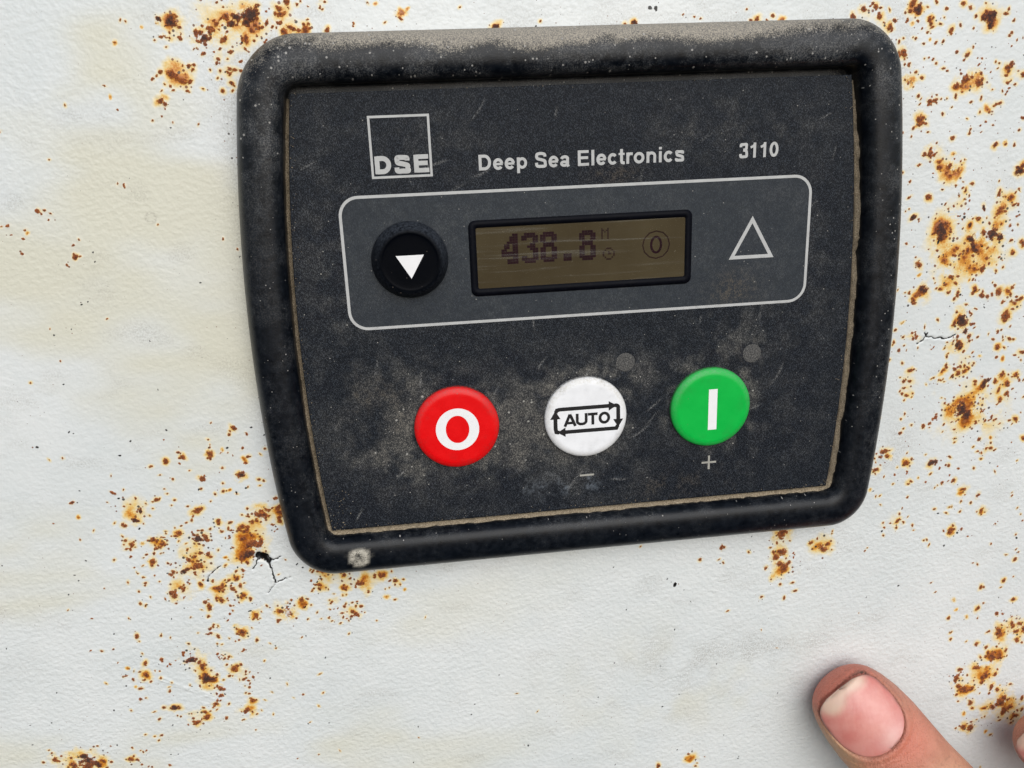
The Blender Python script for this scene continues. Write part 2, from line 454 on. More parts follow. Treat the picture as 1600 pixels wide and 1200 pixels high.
# ---------------------------------------------------------------- the painted steel panel
CORES = """74.3,17.9,0.56r 71.4,13.8,0.56d 69.6,15.2,0.18r 70.3,15.6,0.18r 72.6,13.5,0.27r 72.7,13,0.18r 70.4,8.6,0.32r 72.2,7.8,0.21r 72.8,5.7,0.21r 73.6,4.1,0.64r 74,1.9,0.35o 77.3,0.9,0.28r 74.9,-1.2,0.82d 75.5,-1.7,0.7d 74.1,-2.1,0.75o 73.1,-3.4,0.52r 73.4,-4.2,0.35r 72.1,-1.7,0.28r 77.7,11.6,1.02d 77.9,10.6,1.41d 77.8,9.4,0.64d 86.7,15.1,0.45d 86.9,14.8,0.34d 90.6,14.4,0.87r 91.7,14.1,0.32r 89.8,17.8,0.56r 92.4,17,0.57r 93.6,15.5,0.41r 94.4,15.3,0.34r 90.7,17,0.23r 91.3,17.1,0.23r 85.8,12.9,0.5r 84,11.6,0.46d 82.7,11.1,0.18r 91.2,11.5,0.32r 89.5,13,0.27r 84.9,8.8,0.92d 85.6,7.4,0.69d 86.1,6.4,0.69d 84.3,6.4,0.58r 83.7,5.1,0.37r 82.7,5.8,0.32r 89.7,9.6,1.04d 91.2,8.9,0.65d 87.4,9.8,0.58r 88.7,6.7,0.32r 94,8,0.37r 94.5,5.4,0.56r 96.7,7.3,0.65r 79.3,4.5,0.51r 81.2,6.7,0.28r 81.2,5.7,0.32r 86.5,2.5,0.47r 87.2,2.3,0.23r 88,2.3,0.56r 88.5,2.8,0.33r 81.3,1,0.51r 82.8,1.1,0.42r 82.5,-0.2,0.42r 80.1,-0.5,0.37r 79.1,-1.4,0.47r 80.9,-2.2,0.35r 83.2,-2.4,0.47r 83.2,-3,0.38r 82.6,-3.7,0.43r 87.1,-1.9,0.52r 86.8,-2.7,0.43r 88.8,-3.4,0.59r 88.9,-2.5,0.33r 90.1,-3.8,0.43r 91.1,-3.3,0.38r 92.6,-2.9,0.72r 91.6,-1.4,0.38r 95.6,-2.1,0.43r 94.8,-2.8,0.48r 95.3,-3.5,0.38r 93.8,-5.1,0.36r 94.9,-8.2,0.92r 95.1,-7.2,0.48r 96.5,-5.5,0.48r 97.7,-4.6,0.53r 97,-4.8,0.34r 84.8,-8.1,0.96d 83.1,17.6,0.27r 82.2,17.1,0.18r 81.2,13.7,0.23r 83.4,14.9,0.23r 89.4,3.5,0.23r 92.8,2.4,0.28r 85.5,0.2,0.24o 85,-8.7,1.08d 83.2,-9,0.53r 86,-10.8,0.68d 84.3,-11.9,0.44r 87,-12.1,0.53r 87.3,-9.5,0.39r 88,-10.3,0.29r 84.8,-13.5,0.73r 84.4,-14,0.53d 85.2,-14.6,0.68d 83.5,-13,0.29r 87.2,-13.1,0.34r 71.3,-8.1,0.43o 69.9,-9.6,0.33r 71.8,-11.2,0.29r 74.3,-11.6,0.72o 74.1,-11.9,0.34r 74.5,-10.9,0.29r 71.2,-14.2,0.43r 72.2,-13.2,0.24r 69.1,-16.2,0.34r 72.2,-17,0.29r 74.2,-18.9,0.49r 75,-18.7,0.29r 72.9,-21.3,0.39r 74.4,-21.2,0.29r 73.2,-22.7,0.37r 72.8,-24,0.37r 74,-24.4,0.44r 75.3,-24.1,0.25r 75.2,-24.9,0.2r 75.5,-13.9,0.22r 79,-14,0.24r 78.5,-14.5,0.19r 82.6,-15.7,0.24r 82.3,-16.4,0.29r 82.5,-18.7,0.34r 81.8,-19.6,0.49r 84.4,-19.4,0.44r 85.7,-18.9,0.39r 86.7,-18.8,0.44r 85.4,-20.2,0.54r 86.9,-19.9,0.49r 87.8,-19.4,0.4r 84.2,-20.7,0.3r 88.3,-15.8,0.29r 87.8,-16.8,0.2r 88.9,-18.3,0.3r 90,-16.8,0.39o 93.5,-11.6,0.39r 94.4,-11.2,0.29r 92.7,-13.2,0.34r 94.9,-12.9,0.29r 96.5,-13.4,0.44r 97.6,-13.6,0.3r 95.1,-13.6,0.25r 94,-15.1,0.59r 95.5,-15.3,0.34r 94.9,-9.3,0.53r 96.4,-10.5,0.24r 100.2,-16.6,0.69r 94,-17.4,0.35r 95.5,-17.8,0.45o 98.4,-17.1,0.3r 100,-18.3,0.25r 89.7,-22.4,0.4r 89.7,-23.1,0.35r 91.2,-21.5,0.5o 91.9,-23.2,0.8d 92.7,-22.4,0.45d 94.5,-22.7,0.5r 95.9,-21.5,0.6r 96.1,-20.7,0.3r 95.6,-24.9,0.55r 97.4,-23.5,0.7r 97.7,-24.2,0.35r 97.7,-25.9,0.46r 98.1,-26.5,0.3r 99.3,-21.8,0.6r 99.8,-22.5,0.3r 96.4,-27.2,0.46r 96.3,-27.8,0.36r 95.7,-28.3,0.25r 79.8,-21,0.25r 79.3,-21.2,0.2r 78.2,-22.3,0.2r 85,-28,1.01o 87,-28.3,1.13d 87.6,-29.1,1.01d 88.7,-30.2,1.01d 88.3,-31.7,0.71o 89.5,-28,0.71o 91.3,-26.3,0.25r 92.2,-29.6,0.3r 91.1,-31.9,0.26r 93.4,-31.9,0.36r 94.3,-31.9,0.26r 95.5,-32,0.31r 100.7,-32.1,0.51r 101.1,-32.9,0.21r 80.1,-31.6,0.4r 78.6,-32.1,0.45r 81.3,-30.3,0.4r 81.4,-29.5,0.25r 101.9,-27,0.31r 103.3,-36.9,0.52r 86.5,-35.6,0.26r 86.6,-36.5,0.23r 92.4,-36.3,0.41r 95.3,-36.1,0.26o 68.1,-29.3,0.25r 73.4,-33.2,0.4r 74,-32.2,0.25r 70,-37.2,0.71r 70.7,-38.4,0.51r 69.2,-38.5,0.41r 68.4,-41.5,0.61r 66.6,-40.1,0.25r 75.5,-40.5,0.67r 76,-42.7,0.36r 75.8,-43.2,0.21r 81.5,-41,0.67d 82.5,-40.6,0.57d 83.7,-42.6,0.31r 77,-45,0.31r 76.5,-45.7,0.26r 84.7,-46.2,0.42r 87.5,-45.8,0.47r 87.2,-46.2,0.26r 85.9,-40,0.31r 85.9,-42.1,0.36r 86.3,-44.5,0.26r 90.2,-48.2,0.53r 89.9,-49.1,0.58o 94.1,-50.2,0.53r 95.7,-38.6,0.42r 94.7,-38.7,0.36r 92.5,-39.2,0.26r 93.6,-41.1,0.26r 92.5,-51.9,0.32r 95.3,-54.3,0.46r 94.3,-54.3,0.22r 90.1,-53.8,0.32r 87.3,-52.5,0.27r 87.9,-52.4,0.21r 83.6,-52.5,0.32r 75.2,-52.9,0.32r 75,-54.6,0.53r 76.4,-55.1,0.32r 71.7,-56.1,0.32r 71.4,-54.9,0.24r 75.7,-51.5,0.21r 88.2,-58.9,0.65r 88.4,-58.3,0.49r 89.2,-58.2,0.38r 91.1,-58.5,0.33r 92.9,-60.5,0.25r 81.9,-60.4,0.24r 99.5,-57.9,0.25r 104.4,-54.4,0.24r 105.8,-67.7,0.5r 106.4,-66,0.28r 105.6,-65.2,0.28r 103.3,-66.3,0.28r 67.5,-61.5,0.27r 68.1,-60.8,0.19r 69.9,-48,0.23r 69,-48,0.23r 67.5,-46.2,0.36o 65,-49.1,0.31r 73.1,-43.1,0.26r 78.8,-44.4,0.18r 106.2,-57.8,0.27r -89.7,-38,0.61d -88.5,-36.2,0.39d -92,-38.9,0.44r -85,-33.8,0.39r -84.5,-33.7,0.26r -85.8,-34.2,0.22r -83.2,-31.7,0.17r -82.9,-32.8,0.2r -76.1,-32.3,0.26r -73.6,-33.7,0.31r -72,-33.3,0.35r -71.3,-33.2,0.18r -69.4,-34.1,0.22r -70.6,-33.1,0.26o -79.3,-35.8,0.26r -77.6,-36.9,0.75r -79,-39,0.31r -80.1,-39.4,0.27r -81.2,-40,0.27r -81.9,-41.6,0.53r -82.5,-42.2,0.31r -82.2,-43.4,0.18r -79.1,-42.4,0.36r -78.3,-43.4,0.76d -76.8,-43.3,0.58r -76.5,-43.9,0.36r -77.1,-42.5,0.31r -79.4,-43.1,0.22r -87.1,-42.5,0.53r -86.4,-42.9,0.31r -85.3,-43.7,0.54r -86,-44.4,0.31r -86.9,-43.8,0.27r -88.2,-42.6,0.22r -89.1,-43.1,0.4o -92.3,-42.2,0.35r -91.3,-43.1,0.44r -91.5,-43.7,0.27r -90.8,-43.8,0.18r -92.9,-43.1,0.13r -91.9,-45.8,0.29r -87.8,-47.3,0.49r -88.1,-48.1,0.4r -85,-48.1,0.32r -84.5,-48.5,0.23r -84.2,-50.2,0.41r -84.8,-50.7,0.41r -78.3,-46.5,0.45r -79.6,-47.2,0.41r -80.8,-47.8,0.54r -80.4,-46.9,0.18r -76.9,-46.9,0.59r -76.3,-47.5,0.32r -77.8,-48.6,0.23r -82,-50.2,0.64d -81.3,-49.7,0.41r -79.6,-49.3,0.64r -78.7,-49.3,0.5r -80.6,-49.6,0.27r -80.1,-49.9,0.36r -93.5,-51.6,0.27r -90.1,-52.2,0.32r -90.3,-52.7,0.23r -90.2,-50.7,0.23r -88,-50.6,0.23r -91.2,-49.8,0.18r -91.7,-48.3,0.2r -89.6,-55.5,0.23r -91.8,-56.8,0.32r -85.3,-54.8,0.46r -84.8,-55.6,0.6r -83.3,-54,0.41r -82.9,-54.6,0.41r -82.7,-53.4,0.27r -81.5,-53.2,0.23r -79.2,-53.6,0.46r -78.6,-52.7,0.28r -76.9,-53.2,0.32r -75.5,-55,0.79r -76.7,-54.9,0.32r -75,-55.8,0.32r -75.1,-54.4,0.37r -73.1,-55.4,0.46r -71.5,-54.8,0.46r -72.1,-53.2,0.55r -73.5,-53.3,0.32r -72.4,-52.7,0.32r -71.8,-52.8,0.28r -74.3,-53.2,0.23r -70.6,-54.3,0.19r -73.3,-54.6,0.28r -75.7,-57.7,0.56r -71.1,-57.1,0.47r -71.7,-57.6,0.37r -69.7,-58.1,0.42r -78.8,-57.9,0.42r -78.2,-59,0.47r -74.3,-58,0.23r -70.4,-51.3,0.41r -73.8,-49.8,0.27r -74.8,-46.2,0.23r -73.6,-48,0.27o -73.8,-39.7,0.49r -73.7,-40.3,0.27r -71.5,-40.3,0.4r -72.1,-41.6,0.36r -69,-38.8,0.22r -67.7,-37.5,0.27r -67.9,-39.2,0.31r -65.6,-39,1.01r -64.6,-39.3,0.63r -63.6,-38.3,0.36r -66.2,-40.5,0.27r -67.3,-40.7,0.45r -69.3,-41.3,0.54r -68.3,-41.6,0.45r -69.9,-42,0.45r -68.9,-42.5,0.45r -68.4,-42.3,0.41r -69.5,-44.1,0.59r -67.6,-43.6,0.41r -68.4,-45.7,0.91r -67.3,-45.4,0.91r -66.2,-45.2,0.68r -66.7,-46.1,0.55r -69.1,-47.9,0.87d -68.2,-47.7,0.69d -69.8,-48.5,0.55r -70.4,-48,0.41r -69.3,-49.6,0.41r -70.7,-48.7,0.27r -61.9,-35.7,0.45r -61.9,-38,0.54r -61.4,-38.9,0.63r -61.7,-40.1,0.45r -61.2,-37.5,0.45r -61.7,-40.9,0.5r -64.7,-32.7,0.18r -66.6,-60.2,0.24r -72.9,-43.7,0.14r -82.5,-40.3,0.13r -82.4,-35.4,0.15r -67,-32.8,0.15r -74.7,-35.2,0.15r -86.9,-37.2,0.15r -86.1,-35.7,0.17r -87.2,-34.6,0.17r -84.4,-41.5,0.18r -79.1,-58,0.37r -78.3,-58.7,0.42r -78.3,-59.5,0.47r -78.9,-61.2,0.37r -74.1,-59.3,0.33r -74.4,-61.3,0.38r -75.1,-62.7,0.28r -70.2,-61,0.33k -69.2,-62.2,0.57r -68,-61.5,0.19r -68.8,-63.3,0.17r -68.3,-63,0.17r -66.6,-60.2,0.28r -64.8,-64.2,0.33r -64.1,-61.8,0.52r -78.8,-64.4,0.35r -78.9,-65.4,0.38r -77.2,-63.8,0.24r -77.5,-66.3,0.4r -72.6,-66,0.76r -72.4,-66.6,0.43r -69.7,-68.1,0.38r -73.4,-67.7,0.24r -74.1,-67.9,0.22r -75.3,-67.1,0.14r -93.8,-64.3,0.42r -93.5,-65.5,0.19r -89,-64.8,0.14r -81.4,-65,0.19r -77,-68.4,0.19r -77.9,-68.1,0.14r -72.7,-70.2,0.34r -73.1,-70.6,0.19r -85.1,-69.4,0.33r -83.8,-71.4,0.81d -83.2,-71.6,0.38r -82.2,-71.9,0.43r -81.5,-73,0.58r -81.8,-73.6,0.43r -81.3,-75.2,0.44r -81,-76.4,1.09d -80.3,-76.7,0.68d -81.5,-76.3,0.68r -79,-75.5,0.36r -93.2,-71,0.47r -89.7,-70.5,0.38r -89.7,-71,0.29r -88.1,-71.9,0.29r -88.8,-72.2,0.21r -91.4,-73,0.19r -90.4,-73.2,0.19r -97.5,-73.5,0.36r -98.1,-73.6,0.17r -96.9,-71.6,0.33o -93.3,-73.7,0.62r -93.9,-75,0.29r -96.1,-74.6,0.33r -96,-76.4,0.29o -95.1,-77.1,0.38r -89.3,-78.4,0.34r -95.5,-79.6,0.41r -94.3,-79.4,0.27r -91.1,-82.4,0.44r -88.7,-82.7,0.73d -92.4,-85.1,0.39r -82.7,-84.7,0.44r -82.8,-86,0.6r -82.1,-85.6,0.35r -84.7,-87,0.64r -78.7,-79.2,0.54r -78.1,-79.4,0.44r -79.3,-78.5,0.29r -80,-78.8,0.24r -78.9,-80.9,0.49r -79.8,-82,0.39r -80.3,-82.9,0.54r -79.1,-82.2,0.25r -80.7,-83.4,0.3r -80.2,-84.4,0.25r -78.5,-86.8,0.35r -73.8,-73.7,0.34r -75.2,-74.6,0.68r -74.6,-74,0.39r -74.9,-75.3,0.29r -73.5,-77.4,0.39r -74.5,-77.4,0.24r -71.6,-77.2,0.34r -73.1,-76.2,0.29r -72.7,-77.9,0.29r -72.7,-79.6,0.35r -73,-81.3,0.3r -72.4,-83,0.6r -71.6,-82.9,0.25r -73.8,-85.3,0.65r -74.3,-85.9,0.35r -75.2,-85.5,0.2r -75,-87.7,0.3r -77.4,-70.9,0.19r -78,-71.3,0.22r -77.1,-71.2,0.19r -77.8,-71.8,0.19r -76,-71.5,0.29r -75.5,-71.5,0.19r -84.9,-77.5,0.15r -88.5,-76.2,0.17r -97.8,-82.1,0.15r -77.8,-77.1,0.17r -90.5,-74.9,0.29r -54.3,-52.3,0.42r -54,-53.2,0.61r -53.3,-53,0.42r -53.9,-54.5,0.19r -54.7,-55.2,0.24r -55.4,-56.4,0.43r -55.3,-57.4,0.38r -56.5,-56.1,0.17r -56.5,-57.1,0.19r -50.6,-54,0.38r -49.9,-54.7,0.43r -48.8,-55.6,0.29r -46.6,-56.9,0.57r -47.4,-57,0.38r -46.1,-57.2,0.33r -50.3,-57.8,0.48r -50.7,-59.4,0.24r -49.9,-59.4,0.19r -43.6,-55.5,0.33r -42.4,-55.7,0.53r -41.8,-55.7,0.48r -39.4,-57.3,0.43r -38.4,-58.2,0.24r -40.7,-58.8,0.19r -41.6,-59,0.19r -37.5,-59.6,0.29o -41.5,-61,0.53o -39.8,-61.8,0.29r -59.4,-60.2,0.81o -59.4,-59.6,0.48r -63.1,-61.6,0.76o -64.1,-61.7,0.38r -62.5,-62.7,0.72o -61.7,-62.9,0.62o -62.2,-59.9,0.47o -64.8,-64.2,0.33r -65.1,-61.8,0.17r -57.5,-61.1,0.22r -53.1,-61,0.34r -53.6,-60.3,0.24r -56.4,-63,0.24r -53.7,-62.6,0.24r -52.9,-62.6,0.19r -55.8,-64.7,0.22r -54.1,-64.6,0.24r -53.5,-65.4,0.24r -51.3,-63.8,0.34r -51.1,-64.8,0.29r -50.6,-62.2,0.34r -50.2,-61.6,0.22r -49,-63.6,0.48r -48.4,-64.3,0.58r -49.3,-64.8,0.34r -48.2,-62.4,0.29r -47.1,-62.6,0.34r -47.9,-61.4,0.24r -44.1,-66.5,0.15r -46.5,-64.2,0.15r -50.3,-69,0.2r -60.3,-68.7,0.22r -69.5,-68.1,0.29r -66.6,-60.3,0.24r -70.9,54.7,0.45d -68.7,54.8,0.73r -68.9,54.1,0.73d -68.4,53.8,0.42r -67.7,53.3,0.38r -71.3,54,0.29o -67.9,51.6,0.38r -67.8,51.3,0.25r -69.5,51.6,0.21r -70,51.7,0.15r -72,51.3,0.1r -65,52.2,0.5r -64.2,52.3,0.46r -63.5,51.4,0.59d -64.1,51.2,0.38r -63.7,50.5,0.34r -64.9,51.1,0.34r -62.7,52.4,0.38r -62.3,53,0.29r -61.4,53.6,0.38r -62,52.7,0.29r -64.2,49,0.42r -60.5,51.2,0.55r -60.7,54.4,0.25r -59.7,54.7,0.5r -59.3,53.8,0.42r -58.6,53.6,0.55d -57.9,54.6,0.63d -55.6,55.1,1.05d -54.8,55.3,0.63d -56.2,53.7,0.72d -55.5,54.3,0.63d -54.8,53.3,0.38r -54.2,52.9,0.34r -55.6,52.6,0.42r -54.4,54.3,0.38r -56.6,54.9,0.5d -53.9,56.6,0.29r -54.4,56.4,0.25r -56.8,51.1,0.51r -57,49.5,0.34r -59.5,49,0.32r -61.8,48,0.3r -60.3,48,0.15r -50.7,56.1,0.55r -51.3,55.1,0.3r -50.3,54.9,0.59r -50.6,53.6,0.34r -49.1,57,0.46r -49,56,0.21r -47.5,56.5,0.25r -46.8,57,0.21r -49,52.9,0.47r -48.6,52.7,0.51r -50.2,52.3,0.51r -50,51.9,0.34r -46.5,52.5,0.56r -46.6,53.3,0.3r -46.4,52,0.3r -47.7,52.4,0.3r -52.9,53.7,0.42r -55.4,50.8,0.26r -53.3,51,0.13r -61.8,46.1,0.3r -60.2,46.5,0.34r -59.3,46.1,0.39r -60.1,45.5,0.3r -60.2,43.9,0.39r -59.8,43.5,0.22r -61.8,42.6,0.39r -62.4,44.9,0.17r -60.1,42.7,0.22r -71.9,46.2,0.38r -72.7,45.6,0.25r -73.4,45.1,0.3r -70.1,45.6,0.72r -69.3,45.2,0.6r -68.3,44.7,0.56r -67.2,44.4,0.39r -67.7,45.4,0.43o -67.1,47,0.38r -66.4,46.4,0.3r -68,47.1,0.17r -72.6,41.4,0.56r -71.9,40.9,0.3r -72.2,43.1,0.21r -65.2,43.2,0.17r -71.5,44.2,0.15r -74.5,38.2,0.15r -66.7,37.3,0.15r -71.1,37.8,0.11r -72.8,38.9,0.11r -42.6,52.3,0.39r -42.6,56.8,0.21r -45.6,56.1,0.11r -65.1,49.8,0.21r -65.7,49.7,0.13r -73.9,53.5,0.21o -67.5,52.3,0.13r -63.5,46.3,0.09r 67.1,54.2,0.6r 68.2,53,0.76d 66.7,52.9,0.4r 71.8,54.5,0.35r 63.8,51.2,0.35r 62.8,50,0.56r 62.6,49.7,0.3r 66.1,51.2,0.35r 67.3,50.7,0.35o 70.8,51.2,0.46r 71,50.6,0.41r 71.4,49.9,0.36r 69.4,49.7,0.25r 73.1,50.4,0.31r 74,53.1,0.35r 73.8,51.6,0.23r 75.4,49.2,0.51r 77.3,50.2,0.36r 77.4,53.9,0.46r 78.9,53.2,0.41r 81.9,51.3,0.67r 83.2,51.4,1.08d 83.6,52.1,0.56d 83.5,50,0.67d 83.8,50.6,0.62r 82.3,52.5,0.36r 86.9,52.8,0.31r 86.4,52,0.41r 88.3,50.8,0.31r 80.1,49.5,0.26r 68.3,48,0.26r 67.7,48.2,0.2r 65.7,48.1,0.2r 64.9,47.4,0.31r 70,47,0.26r 72.5,47.1,0.31r 74,47.3,0.31r 71.2,47.7,0.26o 65.9,45.4,0.62r 65.3,45,0.31r 67.5,43.3,0.41r 67.7,40.3,0.83o 69,41.8,0.31r 70.3,40.8,0.39r 72.2,44.2,0.31r 71.4,44.5,0.21r 70.5,44.3,0.16r 77.2,45.4,0.36r 79.4,44.7,0.52r 78.8,43.8,0.26r 82.5,44,0.21r 81.6,44.1,0.16r 75.5,41.9,0.31r 85.6,43.3,0.26r 86.4,43,0.26r 86.1,42.1,0.24r 88.4,42.2,0.58r 88.9,42.8,0.42r 88.6,41.5,0.37r 91.6,40.7,0.59r 90.6,41.4,0.21r 88.7,39.3,0.37r 89.3,39.7,0.16r 77.7,39,0.58r 79.5,40.1,0.9r 79.9,40.1,0.63r 78.8,38.9,0.37r 79.2,37.9,0.27r 81,40.6,0.37r 82.7,41.3,0.37r 82.4,39.5,0.8r 83,40.1,0.64r 85.6,38.2,0.21r 88.7,37.6,0.24r 83.3,36.7,0.32r 72.5,36.4,0.58r 73.5,36.6,0.48r 74.8,36.8,0.24r 76.1,36.7,0.19r 77.9,37,0.37r 70.8,33,0.69r 71.3,33.3,0.48r 72,32.2,0.32r 69.5,31.4,0.37r 70.2,31.8,0.37o 72.7,30.5,0.24r 69.3,29.8,0.27r 69.9,37.4,0.37r 85.1,34.4,0.54o 86.3,35,0.24r 87.5,35.6,0.35r 83.4,34,0.27r 84.9,32.1,0.27r 83.8,31.3,0.24r 81.8,30.7,0.24r 81.6,30,0.27r 78.2,29.2,0.43r 87.6,27.5,0.49r 89.7,27.7,0.44o 91.8,27.4,0.33r 73.6,26.4,0.6r 74.5,26.1,0.38r 73.7,27.3,0.33r 72.5,26.4,0.38r 73.9,25.7,0.33r 92.8,32.6,0.44r 89.5,47.1,0.24r 88.2,48.5,0.31r 87.8,47.9,0.31r 78.7,26.1,0.38o 88.5,46.1,0.21r 73.8,26.6,0.53r 73.7,26.1,0.46r 72.4,26.2,0.3r 75.7,24.7,0.46r 76,23.6,0.54r 78.1,23.7,0.54r 79.3,22.6,0.77o 80.5,22.3,0.77o 77.9,22.5,0.62o 78.1,29.2,0.3r 87.6,27.4,0.46r 89.8,27.7,0.31r 91.7,27.3,0.27r 93.9,22.1,0.94d 94.1,23.2,0.55r 93.1,22.9,0.39r 83.5,20,0.35r 82.2,18.8,0.47r 98,-74.4,0.51r 98.8,-74.5,0.34r 103.8,-73.1,0.51r 106.9,-78.8,0.52r 91.4,-77.1,0.51o 97.9,-80.2,0.6r 99.2,-78.9,0.26r 90.6,-82,0.43r 95.3,-82.1,0.43o 92.3,-79.8,0.34o 103.2,-82.2,0.43r 104.7,-82.4,0.35r 104.5,-87.4,1.14r 104,-87.9,0.61r 98.3,-82.8,0.26r 107.6,-85.5,0.61r 109.6,-85.8,0.61r 109,-87.7,0.53r 110.8,-87.3,0.79r 109.6,-90.3,0.62r 108.1,-86.1,0.44r 111,-91.2,0.36r 101.4,-87.1,0.31r 98.9,-90.2,0.53r 101.7,-91.3,0.44r 102.3,-93,0.53r 103.5,-94.1,0.98r 105.5,-94.6,0.89r 105.6,-93.7,0.53r 100.4,-94.1,0.44r 101.8,-93.9,0.44r 107,-92.8,0.44r 99.9,-96.7,0.8r 95.5,-97,0.62r 94.7,-99.4,0.8r 95.6,-101.9,0.72r 97.1,-103,0.99r 99.2,-103,0.63r 95.5,-104.2,0.41r 102.5,-99.4,0.9r 101.8,-100.1,0.63r 101.7,-101.3,0.54r 105.1,-99.5,0.58r 102.5,-97.2,0.63o 104.6,-103,0.63r 106.2,-104.3,0.55r 104.5,-104,0.36r 109.7,-103,0.41r 99.5,-107.1,0.64r 100.2,-108.8,0.46r 107.8,-108,1.19r 108.5,-106.9,0.64r 105.6,-109.3,0.73r 103.5,-109.3,0.46r 108.9,-110.7,1.02r 110.5,-110,0.74r 106.8,-108.5,0.64r 109.7,-107.5,0.46r 112.2,-112.6,0.93r 113.6,-107.6,0.64r 98.2,-110.2,0.46o 100.5,-114.6,0.83r 98.5,-114.3,0.74r 96.4,-114.4,0.32r 104.9,-116.5,0.42o 106.3,-117.7,0.33r 108.2,-113.5,0.37r 111.4,-114.9,0.42r 114.2,-111,0.46r 91.9,-87.9,0.35r 91.8,-86.1,0.35r 47.4,-55,1.09r 47.4,-59.7,0.96r 46.1,-60.8,0.69r 45.6,-59.5,0.48r 48.3,-63.7,0.97r 47.3,-62.5,0.83r 49.2,-62.8,0.62r 57.2,-59.8,0.83r 58.3,-58.8,0.62r 54.3,-58.1,0.48r 33.1,-57,0.47r 33.8,-57.1,0.34r 39.7,-58.8,0.27r 28.4,-59.6,0.41r 32.7,-60,0.27r 33.7,-60.9,0.27r 43.8,-63.4,0.41r 47.6,-68,0.35r 51.3,-70,0.42r 50.5,-67.9,0.35r 48.7,-71.6,0.35r 43.3,-70.7,0.35r 35.2,-73.5,0.28r 19.2,-114.2,0.53r 27.3,-113,0.91o 22.6,-65.1,0.48k -12.1,-103.7,0.29k 20.1,-97.4,0.22k -77.2,54.7,0.13r -76.4,54.4,0.18r -78.7,51.2,0.36o -81.6,44.3,0.21r -80.9,42.4,0.24o -81.2,27.5,0.25r -96.7,23.6,0.39r -96.1,23,0.22r -94.5,23,0.22r -95,21.9,0.17r -103.1,21.2,0.44o -101.9,19.6,0.19r -99.1,19.7,0.28o -100.7,16.2,0.28r -91.6,15.1,0.4r -91.8,15.6,0.23r -93.4,13.7,0.26r -90.4,18.2,0.2r -91.7,17.3,0.23r -62.9,14.9,0.26r -65.2,16.9,0.26r -98,0.9,0.18k -94.8,1.8,0.18k -92.2,6.3,0.2k -91,6.7,0.15k -97.9,-4.1,0.15r -115.4,-92.4,0.59r -115.7,-90.6,0.22r -116.1,-89.7,0.22r -117.8,-92.6,0.29r -112,-94.3,0.84r -109.3,-92.4,0.74d -108.6,-93.4,0.84d -107.7,-94.4,0.69r -109.9,-93.7,0.44r -108.9,-95,0.99r -106.9,-95,0.64d -105.8,-94,0.54r -106.5,-95.3,0.5r -99.8,-94.6,0.6r -99.2,-91.6,0.3r -97.1,-92.9,0.25r -97.6,-92.5,0.2r -96.3,-92.7,0.25r -97.9,-96.2,0.3r -95.8,-97.2,0.25r -101.3,-81.6,0.24k -97.8,-82.1,0.17r -92.5,-89.3,0.35r -94.1,-89.4,0.22r -93.4,-90.5,0.25r -103.4,-90.5,0.2r -92.1,-97.2,0.35r -111.9,-75.8,0.12k -114.2,-83,0.12k -107.7,-90.9,0.17r -100.9,-33,0.43r -101.3,-33.1,0.3r -105.3,-37.1,0.21r -100.4,-36.2,0.34o -105.3,-20.9,0.29k -102.9,-50.1,0.18k -105.3,-53.1,0.18k -85.1,-26.7,0.3r -82.1,-25.9,0.51r -106.1,-56.6,0.14r -68.1,-20.1,0.51r -69.2,-21.3,0.29r -65.8,-21.5,0.32r -73.4,-22,0.26r -79.5,-24.1,0.32r -78.7,-25.3,0.51r -82.1,-25.8,0.45r -73.4,-25,0.58r -73.9,-25.8,0.32r -71,-24.4,0.32o -67.1,-24.3,0.32r -67,-26.8,0.46o -71.5,-28.2,0.33r -75.5,-30.2,0.59r -76,-30.5,0.26r -81.4,-29.8,0.29r -68.1,-30.1,0.72r -67.8,-30,0.46d -64.8,-31.3,0.33r -62.7,-24.8,0.26r -71.8,-31.5,0.26r -84.9,-26.7,0.22r -70,-25.1,0.16r -69.1,-25.8,0.16r -34,56.3,0.28o -29.6,54.5,0.63o -28.3,55.3,0.28o -42.7,52.4,0.35r -38,53.3,0.21r -38.1,52.8,0.18r -43.4,56.1,0.21r -43.1,55.6,0.17r -35.3,56.4,0.21r -32.5,53.2,0.21r -19.1,55.5,0.14r -12.9,52,0.58d 15.7,54.6,0.44k 16.9,54.4,0.44k 12.8,52,0.52d 11,51.9,0.3r 36.3,52.3,0.53r 35.1,51.9,0.3r 39.3,52.7,0.34r 38.3,51.8,0.31r 41.1,51.9,0.54o 57.1,53.4,0.62r 55.3,52.1,0.54r 59.6,53.7,0.54r 59,54.4,0.31r 60.6,53.5,0.27r 60.6,52,0.55r 63.8,51.3,0.39r 62.9,49.9,0.47r 66.1,51.2,0.39r 34.2,53.9,0.23r 24.2,52.9,0.23r 25.4,52.4,0.23r 22,53.3,0.19r"""
